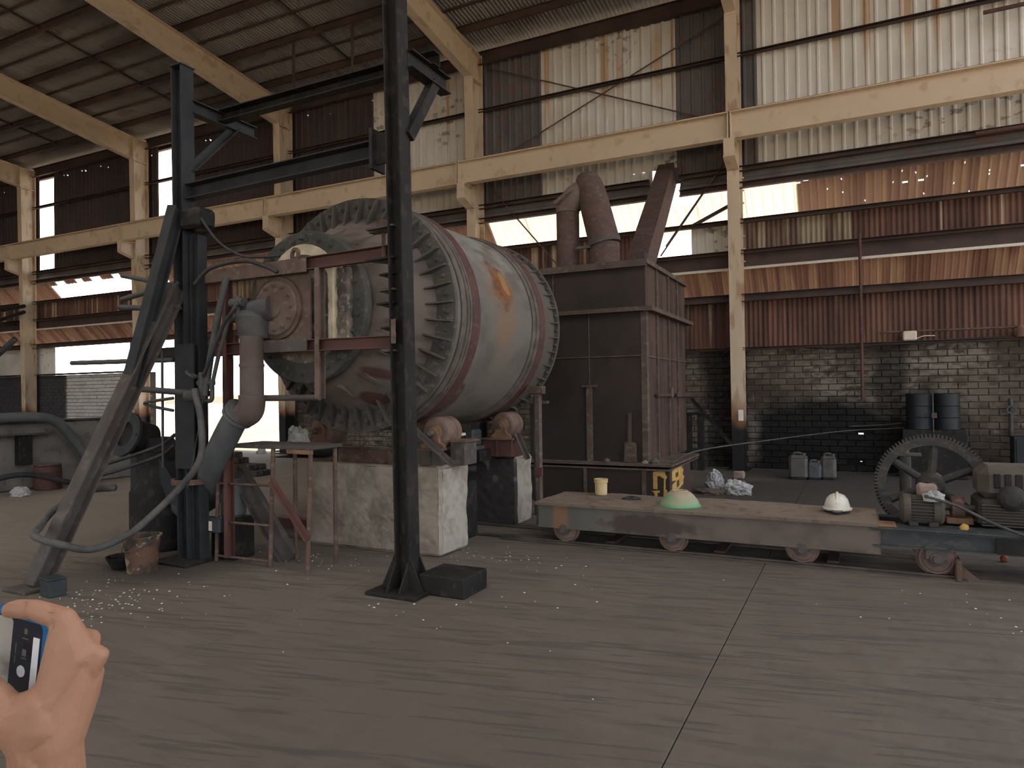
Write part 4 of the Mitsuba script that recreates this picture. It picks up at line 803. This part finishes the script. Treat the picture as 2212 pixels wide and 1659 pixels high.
for x, y, s, lb in ((-2.48, 9.40, .08, 'grey clinker lump on the ledge at the tower corner'), (-3.15, 9.36, .06, 'dark clinker lump on the ledge left of the spade'), (-2.60, 9.36, .05, 'small pale clinker lump beside the corner lump on the ledge')):
    solo('clinker_lump', crumple(x, y, .585, s, s*.8, s, int(-x*10), 3), 'stone_pink' if s == .05 else 'jerry_grey', lb, 'clinker', None, True)
# ducts on its roof
t = thing('flue_duct', 'rusty round flue duct bent over the tower top like an upturned V', 'duct')
dyy = 10.2
part(t, 'riser', cyl((-4.02, dyy, 3.42), (-4.02, dyy, 4.44), .178, 32), 'oxide_duct', 30)
part(t, 'bend', tube([(-4.02, dyy, 4.40), (-4.015, dyy, 4.48), (-3.97, dyy, 4.56), (-3.86, dyy, 4.66), (-3.70, dyy, 4.76)], (.18, .19, .195, .195, .17), 28, 5), 'oxide_duct_dusty', True, 'dusty bend')
lp = spline([(-3.42, dyy, 3.86), (-3.45, dyy, 4.0), (-3.60, dyy, 4.60), (-3.665, dyy, 4.82), (-3.69, dyy, 4.92), (-3.70, dyy, 4.985), (-3.705, dyy, 5.02)], 6)
part(t, 'down_leg', tube(lp, np.interp(np.linspace(0, 6, len(lp)), range(7), (.24, .238, .225, .205, .175, .115, .02)), 32), 'oxide_duct', True)
part(t, 'band', cyl((-3.425, dyy, 3.84), (-3.445, dyy, 3.93), .262, 32), 'dusty_steel', 30)
part(t, 'stub', cyl((-3.42, dyy, 3.42), (-3.42, dyy, 3.86), .235, 32), 'oxide_duct', 30)
part(t, 'collar', box(-3.82, -3.58, dyy-.20, dyy-.17, 3.78, 3.82), 'dusty_steel', False)
cp = cbox(-.16, .16, -.10, .14, -.03, .03, .006); cp = rot(cp, -32, (0, 1, 0)); cp.apply_translation((-4.02, dyy-.13, 4.62)); part(t, 'damper_box', cp, 'oxide_duct_dusty', False)
solo('exhaust_duct', beam((-3.05, 10.75, 3.48), (-3.50, 14.72, 6.22), pR(.42, .34), (1, 0, 0)), 'oxide_duct', 'square brown duct slanting from the tower top out through the wall opening', 'duct')
t = thing('duct_flange', 'flat steel collar where the slanting duct meets the tower top', 'flange'); part(t, 'plate', cbox(-3.32, -2.80, 10.45, 11.05, 3.42, 3.50, .006), 'dusty_steel', False)
t = thing('tower_lug', 'short dark steel box on the tower top corner before the bright wall opening', 'bracket'); part(t, 'body', cbox(-2.72, -2.60, 9.52, 9.66, 3.425, 3.54, .006), 'dark_girt', False)

# ------------------------------------------------------------------ rails and flat rail cart
for y, x0, x1, lb in ((6.80, -3.98, .80, 'near rail under the cart, with its steel bed'), (7.42, -4.30, .80, 'far rail under the cart, ending by the rear pier')):
    t = thing('floor_rail', lb, 'rail', 'rails under the cart')
    part(t, 'head', beam((x0, y, .0185), (x1, y, .0185), pR(.05, .013)), 'rail_steel', False); part(t, 'bed_channel', beam((x0+.5 if y < 7 else x0, y, .012), (x1, y, .006), pR(.20, .012)), 'rail_steel', False)
for k, x in enumerate((-2.3, -1.2, -.2)): solo('rail_sleeper', box(x-.05, x+.05, 6.91, 7.31, 0, .03), 'dark_girt', f'flat steel sleeper between the rails, {("left one, by the first cart wheel", "middle one, between the cart wheels", "right one, under the cart middle")[k]}', 'sleeper')
t = thing('rail_cart', 'long low rail cart with a dusty buckled deck plate', 'cart')
dk = box(-3.06, .16, 6.70, 7.56, .400, .428).subdivide_to_size(.05); v = dk.vertices
bump = (meshkit.fbm(np.c_[v[:, 0]*2.3, v[:, 1]*2.6, v[:, 2]*0], 3, 6)-.5)*.045*np.clip((v[:, 1]-6.72)*4, 0, 1); dk.vertices[:, 2] += np.maximum(bump, -.005)
part(t, 'deck', dk, 'deck_dust', 30, 'dusty buckled deck plate')
part(t, 'side_beam', beam((-3.04, 6.755, .285), (.18, 6.755, .285), pC(.23, .035, .012)), 'cart_steel', False, 'patched side beam'); part(t, 'side_beam', beam((-3.04, 7.50, .285), (.18, 7.50, .285), pC(.23, .05, .012)), 'cart_steel', False)
part(t, 'side_plate', box(-3.03, .17, 6.728, 6.735, .18, .39), 'cart_steel', False)
part(t, 'end_beam', box(-3.045, -3.03, 6.76, 7.52, .17, .40), 'cart_steel', False); part(t, 'end_beam', box(.165, .18, 6.76, 7.52, .17, .40), 'cart_steel', False)
part(t, 'lower_flange', box(-3.04, .18, 6.72, 6.80, .165, .178), 'cart_steel', False)
def wheels(t, xs, ys, z=.155, r=.105, mid=None):
    for x in xs:
        for y, s in ys:
            w = part(t, 'wheel', lathe([(.03, -.03), (r*.80, -.03), (r*.86, -.02), (r, -.02), (r, .025), (r*1.18, .028), (r*1.18, .045), (.03, .045)][::1], (x, y, z), (0, s, 0), 36), 'wheel_steel', 25)
            put(num(w+'__hub'), lathe([(0, -.10), (.028, -.10), (.034, -.09), (.034, -.07), (.052, -.07), (.056, -.06), (.056, -.03), (0, -.03)], (x, y, z), (0, s, 0), 20), 'hub_steel', 25)
            part(t, 'axle_box', cbox(x-.085, x+.075, y-.045*s-.015, y-.045*s+.015, z-.01, z+.10, .006), 'hub_steel', False)
wheels(t, (-2.75, -1.62, -.45), ((6.79, 1), (7.43, -1)), .150, .125)
part(t, 'axle', cat([cyl((x, 6.8, .155), (x, 7.42, .155), .022, 10) for x in (-2.75, -1.62, -.45)][:1]), 'hub_steel', 30); part(t, 'axle', cyl((-1.62, 6.8, .155), (-1.62, 7.42, .155), .022, 10), 'hub_steel', 30); part(t, 'axle', cyl((-.45, 6.8, .155), (-.45, 7.42, .155), .022, 10), 'hub_steel', 30)
DZK = .432
t = thing('plastic_cup', 'cream plastic beaker standing on the cart deck', 'cup'); part(t, 'body', lathe([(0, 0), (.062, 0), (.068, .01), (.070, .135), (.078, .14), (.078, .155), (.072, .16), (.078, .165), (.078, .178), (.066, .178), (.060, .01), (0, .01)], (-2.58, 7.45, DZK-.005), (0, 0, 1), 32), 'cup_cream', 30)
solo('black_rag', crumple(-2.13, 7.14, DZK-.005, .12, .07, .055, 5), 'black_rubber', 'crumpled black rag on the cart deck between beaker and bowl', 'rag', None, True)
t = thing('upturned_bowl', 'green enamel bowl lying upside down on the cart deck', 'bowl')
part(t, 'body', lathe([(.0, .148), (.09, .146), (.105, .138), (.135, .115), (.175, .065), (.198, .018), (.21, .008), (.21, .002), (.195, .004), (.168, .06), (.12, .115), (0, .135)], (-1.60, 7.02, DZK-.004), (0, 0, 1), 48), 'green_bowl', 40)
part(t, 'foot_ring', lathe([(.06, .143), (.085, .143), (.083, .156), (.066, .156), (.06, .143)], (-1.60, 7.02, DZK-.004), (0, 0, 1), 36), 'green_bowl', 30)
t = thing('safety_helmet', 'cream-white hard hat with dark peak lying on the cart deck', 'helmet')
hp = [(.0, .175), (.03, .173), (.065, .158), (.092, .125), (.106, .08), (.112, .052), (.115, .045)]
sh = lathe(hp+[(.108, .045), (.09, .12), (.0, .165)], (0, 0, 0), (0, 0, 1), 48); sh.vertices *= V(1.0, 1.22, 1.0); sh.vertices += V(-.165, 7.18, DZK); part(t, 'shell', sh, 'helmet_white', 40)
rdg = tube([(-.165, 7.18-.118, DZK+.09), (-.165, 7.18-.07, DZK+.162), (-.165, 7.18, DZK+.178), (-.165, 7.18+.07, DZK+.162), (-.165, 7.18+.118, DZK+.09)], .012, 10, 5); part(t, 'ridge', rdg, 'helmet_white', True)
br = lathe([(.109, .035), (.125, .03), (.127, .044), (.112, .05), (.109, .035)], (0, 0, 0), (0, 0, 1), 48); br.vertices *= V(1, 1.22, 1); br.vertices += V(-.165, 7.18, DZK); part(t, 'rim', br, 'helmet_white', 30)
pk = lathe([(.105, .005), (.108, .0), (.112, .02), (.118, .036), (.108, .036), (.105, .005)], (0, 0, 0), (0, 0, 1), 40); pk.vertices *= V(1, 1.22, 1); pk.vertices += V(-.165, 7.18, DZK-.004); part(t, 'liner', pk, 'visor_dark', 30, 'dark liner band')
pkk = prism([(-.05, 0), (-.035, -.055), (0, -.07), (.035, -.055), (.05, 0)], 'z', .0, .012); pkk = rot(pkk, 12, (1, 0, 0)); pkk.apply_translation((-.165, 7.18-.130, DZK+.03)); part(t, 'peak', pkk, 'visor_dark', False)

# ------------------------------------------------------------------ winch carriage at the right
t = thing('winch_carriage', 'dark blue-grey rail carriage frame carrying the motors and gear wheel', 'carriage')
for y in (6.76, 7.48): part(t, 'side_beam', beam((.12, y, .31), (2.6, y, .31), pI(.145, .09, .01, .012)), 'blue_steel', False)
part(t, 'end_beam', beam((.13, 6.76, .31), (.13, 7.48, .31), pI(.14, .08, .01, .012)), 'blue_steel', False); part(t, 'end_beam', beam((1.0, 6.76, .31), (1.0, 7.48, .31), pI(.14, .08, .01, .012)), 'blue_steel', False)
part(t, 'deck', cbox(.10, 2.6, 6.70, 7.0, .384, .40, .004), 'blue_steel', False); part(t, 'deck', cbox(1.02, 2.6, 7.0, 7.52, .384, .40, .004), 'blue_steel', False)
part(t, 'web_plate', box(1.00, 1.30, 6.71, 6.72, .245, .375), 'black_steel', False)
wheels(t, (.59, 2.3), ((6.79, 1), (7.43, -1)), .160, .13)
part(t, 'tow_plate', cbox(.04, .30, 6.72, 6.98, .402, .412, .003), 'rust_orange', False)
t = thing('rail_stop', 'dark upright stop plate at the end of the near rail', 'stop'); part(t, 'plate', cbox(.72, .76, 6.68, 6.90, 0, .17, .005), 'rust_brown', False); part(t, 'stay', prism([(.76, 0), (.76, .12), (.90, 0)], 'y', 6.77, 6.79), 'rust_brown', False)
t = thing('gear_wheel', 'large toothed iron gear wheel with spokes standing behind the motor', 'gear')
GX, GY, GZ, GR = .625, 7.58, .675, .445
part(t, 'rim', lathe([(GR-.075, -.045), (GR, -.05), (GR, .05), (GR-.075, .045), (GR-.075, -.045)], (GX, GY, GZ), AX, 96), 'gear_iron', 20)
tooth = prism([(-.012, -.002), (.012, -.002), (.007, .028), (-.007, .028)], 'y', -.05, .05)
for k in range(88):
    a = 2*math.pi*k/88; part(t, 'tooth', tooth if k == 0 else scene[t+'__tooth'], 'gear_iron', False, to=T().translate([GX, GY, GZ]).rotate([0, 1, 0], math.degrees(a)).translate([0, 0, GR]))
for k in range(6):
    a = math.radians(85+60*k); d = V(math.cos(a), 0, math.sin(a)); part(t, 'spoke', beam(V(GX, GY, GZ)+.10*d, V(GX, GY, GZ)+(GR-.06)*d, [(-.035, -.012), (-.012, -.03), (.012, -.03), (.035, -.012), (.035, .012), (.012, .03), (-.012, .03), (-.035, .012)], (0, 1, 0)), 'gear_iron', False)
part(t, 'hub', lathe([(0, -.09), (.045, -.09), (.05, -.08), (.085, -.08), (.10, -.07), (.115, -.05), (.125, .05), (.10, .07), (0, .08)], (GX, GY, GZ), AX, 40), 'gear_iron', 25)
part(t, 'shaft', cyl((GX, 7.25, GZ), (GX, 7.9, GZ), .04, 16), 'hub_steel', 30)
part(t, 'bearing_stand', prism([(GX-.12, .385), (GX+.12, .385), (GX+.05, GZ+.06), (GX-.05, GZ+.06)], 'y', 7.68, 7.76), 'gear_iron', False)
t = thing('electric_motor', 'small dusty finned electric motor in front of the gear wheel', 'motor')
MX, MY, MZ, MR = .50, 6.98, .535, .105
part(t, 'body', cyl((MX-.10, MY, MZ), (MX+.11, MY, MZ), MR, 32), 'motor_dark', 30)
for s, x in ((-1, MX-.10), (1, MX+.11)): part(t, 'end_bell', lathe([(.0, -.02), (.125, -.02), (.13, 0), (.128, .035), (.10, .06), (.05, .065), (0, .065)], (x, MY, MZ), (s, 0, 0), 32), 'motor_dusty', 25)
for k in range(26):
    a = 2*math.pi*k/26; part(t, 'fin', beam(V(MX-.10, MY, MZ)+.112*V(0, math.cos(a), math.sin(a)), V(MX+.11, MY, MZ)+.112*V(0, math.cos(a), math.sin(a)), pR(.005, .022), (0, math.cos(a), math.sin(a))), 'motor_dusty', False)
part(t, 'terminal_box', rough(cbox(MX-.03, MX+.12, MY-.06, MY+.06, MZ+.11, MZ+.22, .02), .008, 18, 2, .03), 'stone_pink', True, 'pinkish terminal box'); part(t, 'foot', cbox(MX-.10, MX-.03, MY-.12, MY+.12, .40, .44, .005), 'motor_dark', False); part(t, 'foot', cbox(MX+.05, MX+.12, MY-.12, MY+.12, .40, .44, .005), 'motor_dark', False)
solo('white_rag', crumple(MX+.09, MY-.10, MZ+.085, .09, .05, .10, 11), 'white_sack', 'white rag hung on the small finned motor', 'rag', None, True)
pipe('dark cable from the small motor running down right past the big motor', [(MX+.02, MY-.12, MZ+.13), (.75, 6.80, .60), (1.0, 6.72, .48), (1.3, 6.66, .37)], .012, 'hose_rubber', 'cable', 'motor_cable', 6, 8)
t = thing('drive_motor_housing', 'big dusty motor with slotted cover at the right edge', 'motor')
hs = cbox(.93, 1.62, 7.02, 7.44, .62, .92, .075); part(t, 'cover', hs, 'motor_dusty', 30)
for k in range(5):
    x = 1.035+.075*k; part(t, 'vent_slot', cbox(x, x+.048, 7.008, 7.03, .735, .855, .004), 'black_steel', False)
part(t, 'lower_body', cbox(.92, 1.62, 6.98, 7.46, .41, .64, .03), 'motor_dark', False)
for k in range(8): part(t, 'rib', cbox(.94, 1.60, 6.955, 6.985, .425+.024*k, .433+.024*k, .002), 'motor_dusty', False)
part(t, 'cable_box', rough(lathe([(0, 0), (.09, 0), (.105, .02), (.10, .07), (.06, .10), (0, .11)], (1.15, 6.99, .665), (0, -1, 0), 20), .010, 14, 3, .03), 'motor_dark', True)
t = thing('brake_drum', 'dusty coupling and brake parts between the two motors', 'coupling'); part(t, 'shaft', cyl((.62, 7.2, .53), (.95, 7.2, .53), .03, 14), 'hub_steel', 30); part(t, 'drum', cyl((.74, 7.2, .53), (.84, 7.2, .53), .10, 28, .008), 'rust_brown', 30); part(t, 'block', cbox(.70, .90, 7.1, 7.3, .40, .45, .006), 'rust_orange', False)
solo('yellow_scrap', crumple(.80, 6.86, .40, .04, .03, .05, 4, 2), 'yellow_paint', 'small yellow scrap beside the motor cable', 'scrap', None, True)
t = thing('valve_lever', 'dusty lever valve on a pedestal seen through the gear wheel spokes', 'valve'); part(t, 'lever', cbox(.36, .66, 9.0, 9.05, .81, .85, .008), 'motor_dusty', False); part(t, 'bonnet', cyl((.50, 9.03, .84), (.50, 9.03, .92), .04, 12), 'motor_dusty', 30); part(t, 'body', cyl((.50, 9.03, 0), (.50, 9.03, .81), .06, 16), 'motor_dark', 30)
solo('timber_baulk', cbox(.02, .52, 8.55, 8.75, 0, .12, .01), 'deck_dust', 'pale dusty timber lying on the floor left of the gear wheel', 'timber')
solo('timber_baulk', cbox(1.12, 3.4, 7.9, 8.1, 0, .05, .01), 'deck_dust', 'flat dusty plank on the floor at the right edge', 'timber')
solo('orange_ball', crumple(1.19, 7.62, 0, .035, .035, .06, 8, 3, .15, .8), 'orange_ball', 'small red-orange lump on the floor under the carriage at right', 'lump', None, True)

# ------------------------------------------------------------------ along the wall at the right
def jerry(x, y, w, d, h, m, label):
    t = thing('jerrycan', label, 'jerrycan', 'jerrycans by the wall')
    b = smoothed(cat(cbox(x-w/2, x+w/2, y-d/2, y+d/2, 0, h*.92, .045)), 4, .035); part(t, 'body', b, m, True); part(t, 'handle', tube([(x-w*.25, y, h*.88), (x-w*.2, y, h*.99), (x+w*.12, y, h*.99), (x+w*.18, y, h*.88)], .02, 8, 4), m, True)
    part(t, 'cap', cyl((x+w*.30, y-d*.1, h*.88), (x+w*.30, y-d*.1, h*1.0), .032, 14, .004), m, 30)
jerry(-.91, 13.15, .31, .24, .46, 'jerry_grey', 'tall grey jerrycan, left of the three by the dark wall'); jerry(-.655, 13.18, .24, .20, .33, 'jerry_blue', 'short bluish jerrycan in the middle of the three'); jerry(-.43, 13.24, .25, .22, .45, 'jerry_grey', 'tall grey jerrycan, right of the three by the dark wall')
solo('plastic_sack', crumple(-1.62, 10.95, 0, .24, .17, .235, 21, 5, .5), 'white_sack', 'crumpled silvery white sack on the floor right of the tower', 'sack', None, True)
solo('plastic_sack', crumple(-2.00, 11.25, 0, .17, .15, .34, 17, 5, .55), 'white_sack', 'torn white sack with brown folds, nearer the tower', 'sack', None, True)
solo('brown_cloth', crumple(-2.02, 10.85, 0, .30, .16, .09, 31, 4, .5), 'brown_rag', 'brown cloth heap in front of the white sacks', 'cloth', None, True)
solo('broken_brick', rough(cbox(-1.72, -1.55, 11.15, 11.27, .20, .32, .02), .012, 14, 5, .04), 'stone_pink', 'pinkish broken brick perched on the white sacks', 'brick', None, True)
solo('brick_pile_prop', crumple(-1.64, 11.2, 0, .17, .13, .21, 23, 4, .4), 'brown_rag', 'grubby bundle under the broken brick behind the white sack', 'bundle', None, True)
for x, lb in ((1.01, 'left of two dark blue steel drums on a black plinth at the wall'), (1.43, 'right of two dark blue steel drums on a black plinth at the wall')):
    t = thing('steel_drum', lb, 'drum', 'blue drums at the wall')
    part(t, 'body', lathe([(0, 0), (.195, 0), (.203, .008), (.198, .02), (.198, .20), (.205, .212), (.198, .224), (.198, .40), (.205, .412), (.198, .424), (.198, .61), (.203, .622), (.195, .63), (.19, .615), (0, .615)], (x, 14.18, .845), (0, 0, 1), 40), 'drum_blue', 25); part(t, 'bung', cyl((x+.1, 14.12, 1.455), (x+.1, 14.12, 1.475), .03, 12), 'hub_steel', 30)
solo('plinth', cbox(.74, 1.70, 13.94, 14.42, 0, .845, .01), 'black_steel', 'black steel plinth under the two blue drums', 'plinth')
t = thing('drum_rod', 'thin upright rod with clip before the two blue drums', 'rod'); part(t, 'rod', cyl((1.205, 13.93, .80), (1.205, 13.93, 1.50), .012, 8), 'hub_steel', 30); part(t, 'clip', cbox(1.18, 1.26, 13.90, 13.94, 1.05, 1.14, .004), 'hub_steel', False)
t = thing('switch_cabinet', 'dark green-blue cabinet on the floor at the right edge by the brick wall', 'cabinet'); part(t, 'body', cbox(2.36, 2.85, 14.05, 14.4, 0, .74, .01), 'drum_blue', False); part(t, 'door', cbox(2.39, 2.82, 14.035, 14.05, .06, .70, .005), 'drum_blue', False)
t = thing('wall_valve', 'dark pipe valve fixed on the brick wall at the right edge', 'valve'); part(t, 'pipe', tube([(2.40, 14.50, .70), (2.40, 14.46, 1.25), (2.40, 14.50, 1.36)], .035, 10, 4), 'oil_pipe', True); part(t, 'wheel', lathe([(.05, -.012), (.075, -.012), (.075, .012), (.05, .012), (.05, -.012)], (2.40, 14.40, 1.18), (0, 1, 0), 18), 'oil_pipe', 20)
pipe('thin cable sagging from the tower ledge to the wall above the jerrycans', [(-2.25, 9.4, .60), (-2.1, 10.6, .68), (-1.3, 12.5, .72), (-.2, 14.2, .79), (.8, 14.45, .85)], .012, 'hose_rubber', 'cable', 'sagging_cable', 6, 8)
pipe('thin cable on the sooty wall running right to the drums', [(-.1, 14.5, .86), (.5, 14.5, .90), (.76, 14.4, .94)], .012, 'hose_rubber', 'cable', 'sagging_cable', 4, 8)
t = thing('black_rack', 'black steel rack with slanting stay behind the tower by the brick wall', 'rack')
part(t, 'post', cbox(-3.05, -2.92, 13.9, 14.0, 0, 1.10, .006), 'black_steel', False); part(t, 'post', cbox(-2.80, -2.68, 13.9, 14.0, 0, 1.12, .006), 'black_steel', False); part(t, 'top', cbox(-3.1, -2.64, 13.88, 14.05, 1.10, 1.14, .006), 'black_steel', False)
part(t, 'stay', beam((-2.95, 14.0, 1.40), (-2.12, 14.0, .42), pL(.06, .06)), 'black_steel', False)
solo('white_tag', cbox(-2.02, -1.93, 13.92, 13.95, .98, 1.19, .004), 'bright_white', 'small white tag on the right column foot', 'tag')

# ------------------------------------------------------------------ left side
t = thing('low_wall', 'low plastered wall by the left edge, with dark stains', 'wall', None)
part(t, 'body', rough(cbox(-13.45, -12.95, 5.2, 9.05, 0, 1.17, .03), .010, 3, 4, .12), 'plaster', True); part(t, 'coping', cbox(-13.48, -12.92, 5.2, 9.08, 1.17, 1.20, .008), 'plaster_sooty', False)
t = thing('waste_drum', 'dark red drum standing against the low plastered wall', 'drum'); part(t, 'body', lathe([(0, 0), (.20, 0), (.21, .01), (.205, .30), (.21, .31), (.20, .40), (.21, .42), (0, .43)], (-12.68, 7.28, 0), (0, 0, 1), 28), 'red_oxide', 25); part(t, 'lid', cyl((-12.68, 7.28, .425), (-12.68, 7.28, .445), .19, 24), 'dark_ring', 30)
pipe('thick dark pipe bent over the low wall and down to the floor', [(-12.85, 5.3, 1.10), (-12.80, 6.2, 1.24), (-12.75, 6.9, 1.27), (-12.72, 7.4, 1.20), (-12.72, 7.75, .85), (-12.72, 8.0, .45), (-12.72, 8.1, .12)], .085, 'pipe_grey', 'pipe', 'bent_pipe', 6, 16)
t = thing('wall_bracket', 'black bracket box on the low plastered wall near the left edge', 'bracket'); part(t, 'box', cbox(-12.94, -12.80, 6.88, 7.10, .45, .95, .01), 'black_steel', False); part(t, 'shelf', cbox(-12.95, -12.75, 5.8, 7.45, .96, .985, .004), 'dusty_steel', False)
pipe('black hose heaped on the floor at the left edge', [(-12.5, 5.5, .05), (-12.45, 6.2, .26), (-12.4, 6.7, .33), (-12.35, 7.2, .20), (-12.3, 7.6, .05)], .045, 'black_rubber', 'hose', 'floor_hose', 6)
solo('pale_sack', crumple(-12.25, 6.6, 0, .20, .16, .16, 41, 4), 'white_sack', 'small pale sack on the floor at the left edge', 'sack', None, True)
solo('inclined_pipe', tube([(-28.6, 13.75, 2.30), (-25.9, 13.80, 3.62)], .10, 14), 'pipe_grey', 'dark pipe rising to the right up to the far left column', 'pipe', None, True)
solo('side_bar', tube([(-26.6, 13.78, 4.66), (-25.3, 13.78, 4.73)], .06, 10), 'black_steel', 'upper of two short dark bars crossing the far left column', 'bar', None, True)
solo('side_bar', tube([(-27.4, 13.78, 4.24), (-25.3, 13.78, 4.53)], .06, 10), 'black_steel', 'lower of two short dark bars crossing the far left column', 'bar', None, True)
t = thing('rubble_heap', 'heap of sooty bricks on the floor at the end of the low wall', 'rubble')
rb = mikit.ply(rough(cbox(0, .30, 0, .2, 0, .11, .015), .008, 9, 3, .1), 'plaster_sooty', True)
for jj in range(4):
    for ii in range(5-jj):
        for qq in range(2): part(t, 'brick', rb, 'plaster_sooty', to=T().translate([-12.1+.33*ii+.15*(jj % 2), 9.9+.25*qq, .11*jj]))
solo('white_bag', crumple(-14.6, 14.0, 0, .16, .12, .18, 51, 3), 'white_sack', 'small crumpled white bag by the right jamb of the bright doorway', 'bag', None, True)
# flakes of whitewash on the floor
fl = []
for cx, cy, sx, sy, n in ((-5.3, 3.5, .75, .5, 150), (-3.0, 5.9, .9, .4, 60), (-2.6, 4.6, 1.3, 1.0, 40), (.9, 5.8, .8, .5, 40), (-4.5, 5.2, .6, .3, 30)):
    for k in range(n):
        x, y = rng.normal(cx, sx*.6), rng.normal(cy, sy*.6); s = rng.uniform(.003, .012); m = trimesh.creation.icosphere(0, 1.0); m.vertices *= V(s, s*rng.uniform(.4, .9), s*.3); m = rot(m, rng.uniform(0, 180), (0, 0, 1)); m.apply_translation((x, y, s*.25)); fl.append(m)
k = thing('paint_flakes', 'white flakes scattered over the concrete floor', 'debris'); put(k, cat(fl), 'chip_white', False, kind='stuff')

# ------------------------------------------------------------------ hand with phone
# laid out in millimetres round the wrist's owner: x to the right, y up, z towards the photographer
HO = V(-.629, .361, 1.3685); HX = V(math.cos(_yaw), math.sin(_yaw), 0); HY = V(0, 0, 1); HZ = V(math.sin(_yaw), -math.cos(_yaw), 0)
def hand_place(m):
    v = np.asarray(m.vertices)*.001; m.vertices = HO+v[:, :1]*HX+v[:, 1:2]*HY+v[:, 2:]*HZ; return m
import manifold3d as m3
def sph(p): return m3.Manifold.sphere(float(p[3]), 24).translate([float(x) for x in p[:3]])
def hull(*ps): return m3.Manifold.batch_hull([sph(p) for p in ps])
k1, k2, k3, k4 = (11, 38, -4, 10), (25, 6, -12, 10), (26, -14, -18, 10), (20, -32, -20, 11)
wr, wu = (-14, -66, 0, 20), (4, -70, -4, 20)
hand = hull(k1, k2, (20, 6, -4, 10), (2, -30, 5, 12)) + hull((18, 12, -10, 10), (35.5, 3, -14, 7.5), (22, -18, -12, 10)) + hull(k2, k3, k4, (-4, -28, 4, 14), wr, wu) + hull((-4, -30, 6, 14), (-30, -42, 6, 17), wr, (-2, -50, 4, 17))
hand += hull_chain([k1, (-14, 46.5, -4, 8.8), (-33, 46, -10, 8.2), (-43, 44, -14, 7.0)])                                   # index finger along the phone's top edge
hand += hull_chain([(-30, -42, 6, 16.5), (-36, -22, 12, 12.5), (-52, -10, 8, 10.5), (-72, 0, 0, 8.6)])                 # thumb over the screen
hand += hull_chain([k2, (18, 12, -29, 8.6), (-14, 14, -38, 8), (-40, 13, -44, 7)]) + hull_chain([k3, (16, -8, -34, 8.2), (-14, -6, -40, 7.6), (-38, -6, -44, 6.8)]) + hull_chain([k4, (12, -25, -34, 7.4), (-12, -24, -39, 6.6), (-30, -24, -42, 6)])
hand += hull_chain([wr, (-10, -100, -4, 23), (-22, -180, -18, 31), (-50, -300, -50, 40)]) + hull_chain([wu, (0, -100, -8, 23), (-14, -180, -22, 31)])
mm = hand.refine_to_length(3.0).to_mesh(); hm = trimesh.Trimesh(mm.vert_properties[:, :3], mm.tri_verts, process=True)
trimesh.smoothing.filter_taubin(hm, lamb=.5, nu=.52, iterations=22); v = hm.vertices.copy(); n = hm.vertex_normals
for cx, w, d, ylo in ((-18, 1.3, 1.5, 30), (5, 1.8, 1.3, 33), (-21.5, 1.1, .7, 36)): v -= n*(d*np.exp(-((v[:, 0]-cx+.25*(v[:, 1]-42))/w)**2)*(v[:, 1] > ylo)*(v[:, 2] > -6))[:, None]
for a, b, w, d in (((30, 2), (-2, -60), 3.5, -.8), ((18, 20), (-6, -55), 3.5, -.7), ((34, -14), (28, -2), 2.0, .8)):    # tendons over the back of the hand and the fold under the knuckle
    a, b = V(*a), V(*b); ab = b-a; tt = np.clip(((v[:, :2]-a) @ ab)/(ab @ ab), 0, 1); dd = np.linalg.norm(v[:, :2]-a-tt[:, None]*ab, axis=1); v -= n*(d*np.exp(-(dd/w)**2)*(v[:, 2] > -8))[:, None]
hm.vertices = v
t = thing('person', 'bare brown right hand and forearm holding a blue phone at the lower left corner', 'person')
part(t, 'body', hand_place(hm), 'skin', True)
t = thing('mobile_phone', 'blue mobile phone with a lit dark screen gripped in the hand', 'phone')
def ph(m): # phone laid flat in its own frame: x along it, y across, z out of the screen
    m = rot(m, -20, (0, 1, 0)); m = rot(m, -6, (0, 0, 1)); m.apply_translation((-6.5, -2.5, -11)); return hand_place(m)
def rrect(x0, x1, y0, y1, r): return Polygon([(x0+r, y0+r), (x1-r, y0+r), (x1-r, y1-r), (x0+r, y1-r)]).buffer(r, 8)
def slabz(pg, z0, z1): m = trimesh.creation.extrude_polygon(pg, z1-z0, engine='earcut'); m.apply_translation((0, 0, z0)); return m
part(t, 'case', ph(cat(slabz(rrect(-150, 2, -36, 36, 10), -6.5, 2.0), slabz(rrect(-149, 1, -35, 35, 9.5), 2.0, 2.6), slabz(rrect(-149, 1, -35, 35, 9.5), -7.2, -6.5))), 'phone_blue', False, 'blue case')
scr = part(t, 'screen', ph(slabz(rrect(-146, -9, -32, 32, 6), 2.6, 3.0)), 'phone_glass', False, 'dark lit screen')
part(t, 'toolbar', ph(slabz(rrect(-19, -11, -31, 20, .6), 3.0, 3.15)), 'screen_white', False, 'white bar'); part(t, 'shutter_button', ph(slabz(Polygon([(-31+5.2*math.cos(a), -13+5.2*math.sin(a)) for a in np.linspace(0, 6.28, 28)]), 3.0, 3.15)), 'screen_white', False, 'white round button')
for x, y, w, h in ((-29, 23, 4, 5), (-29, 16.5, 8, 1), (-29, 4, 5, 6), (-29, -1, 6, 1), (-40, 6, 1.0, 9), (-40, -4, 1.0, 7)): part(t, 'screen_mark', ph(slabz(rrect(x-w/2, x+w/2, y-h/2, y+h/2, .4), 3.0, 3.12)), 'jerry_grey', False)
part(t, 'viewfinder', ph(slabz(rrect(-145, -46, -31, 31, 4), 3.0, 3.1)), 'grey_sack', False, 'camera picture on the screen')
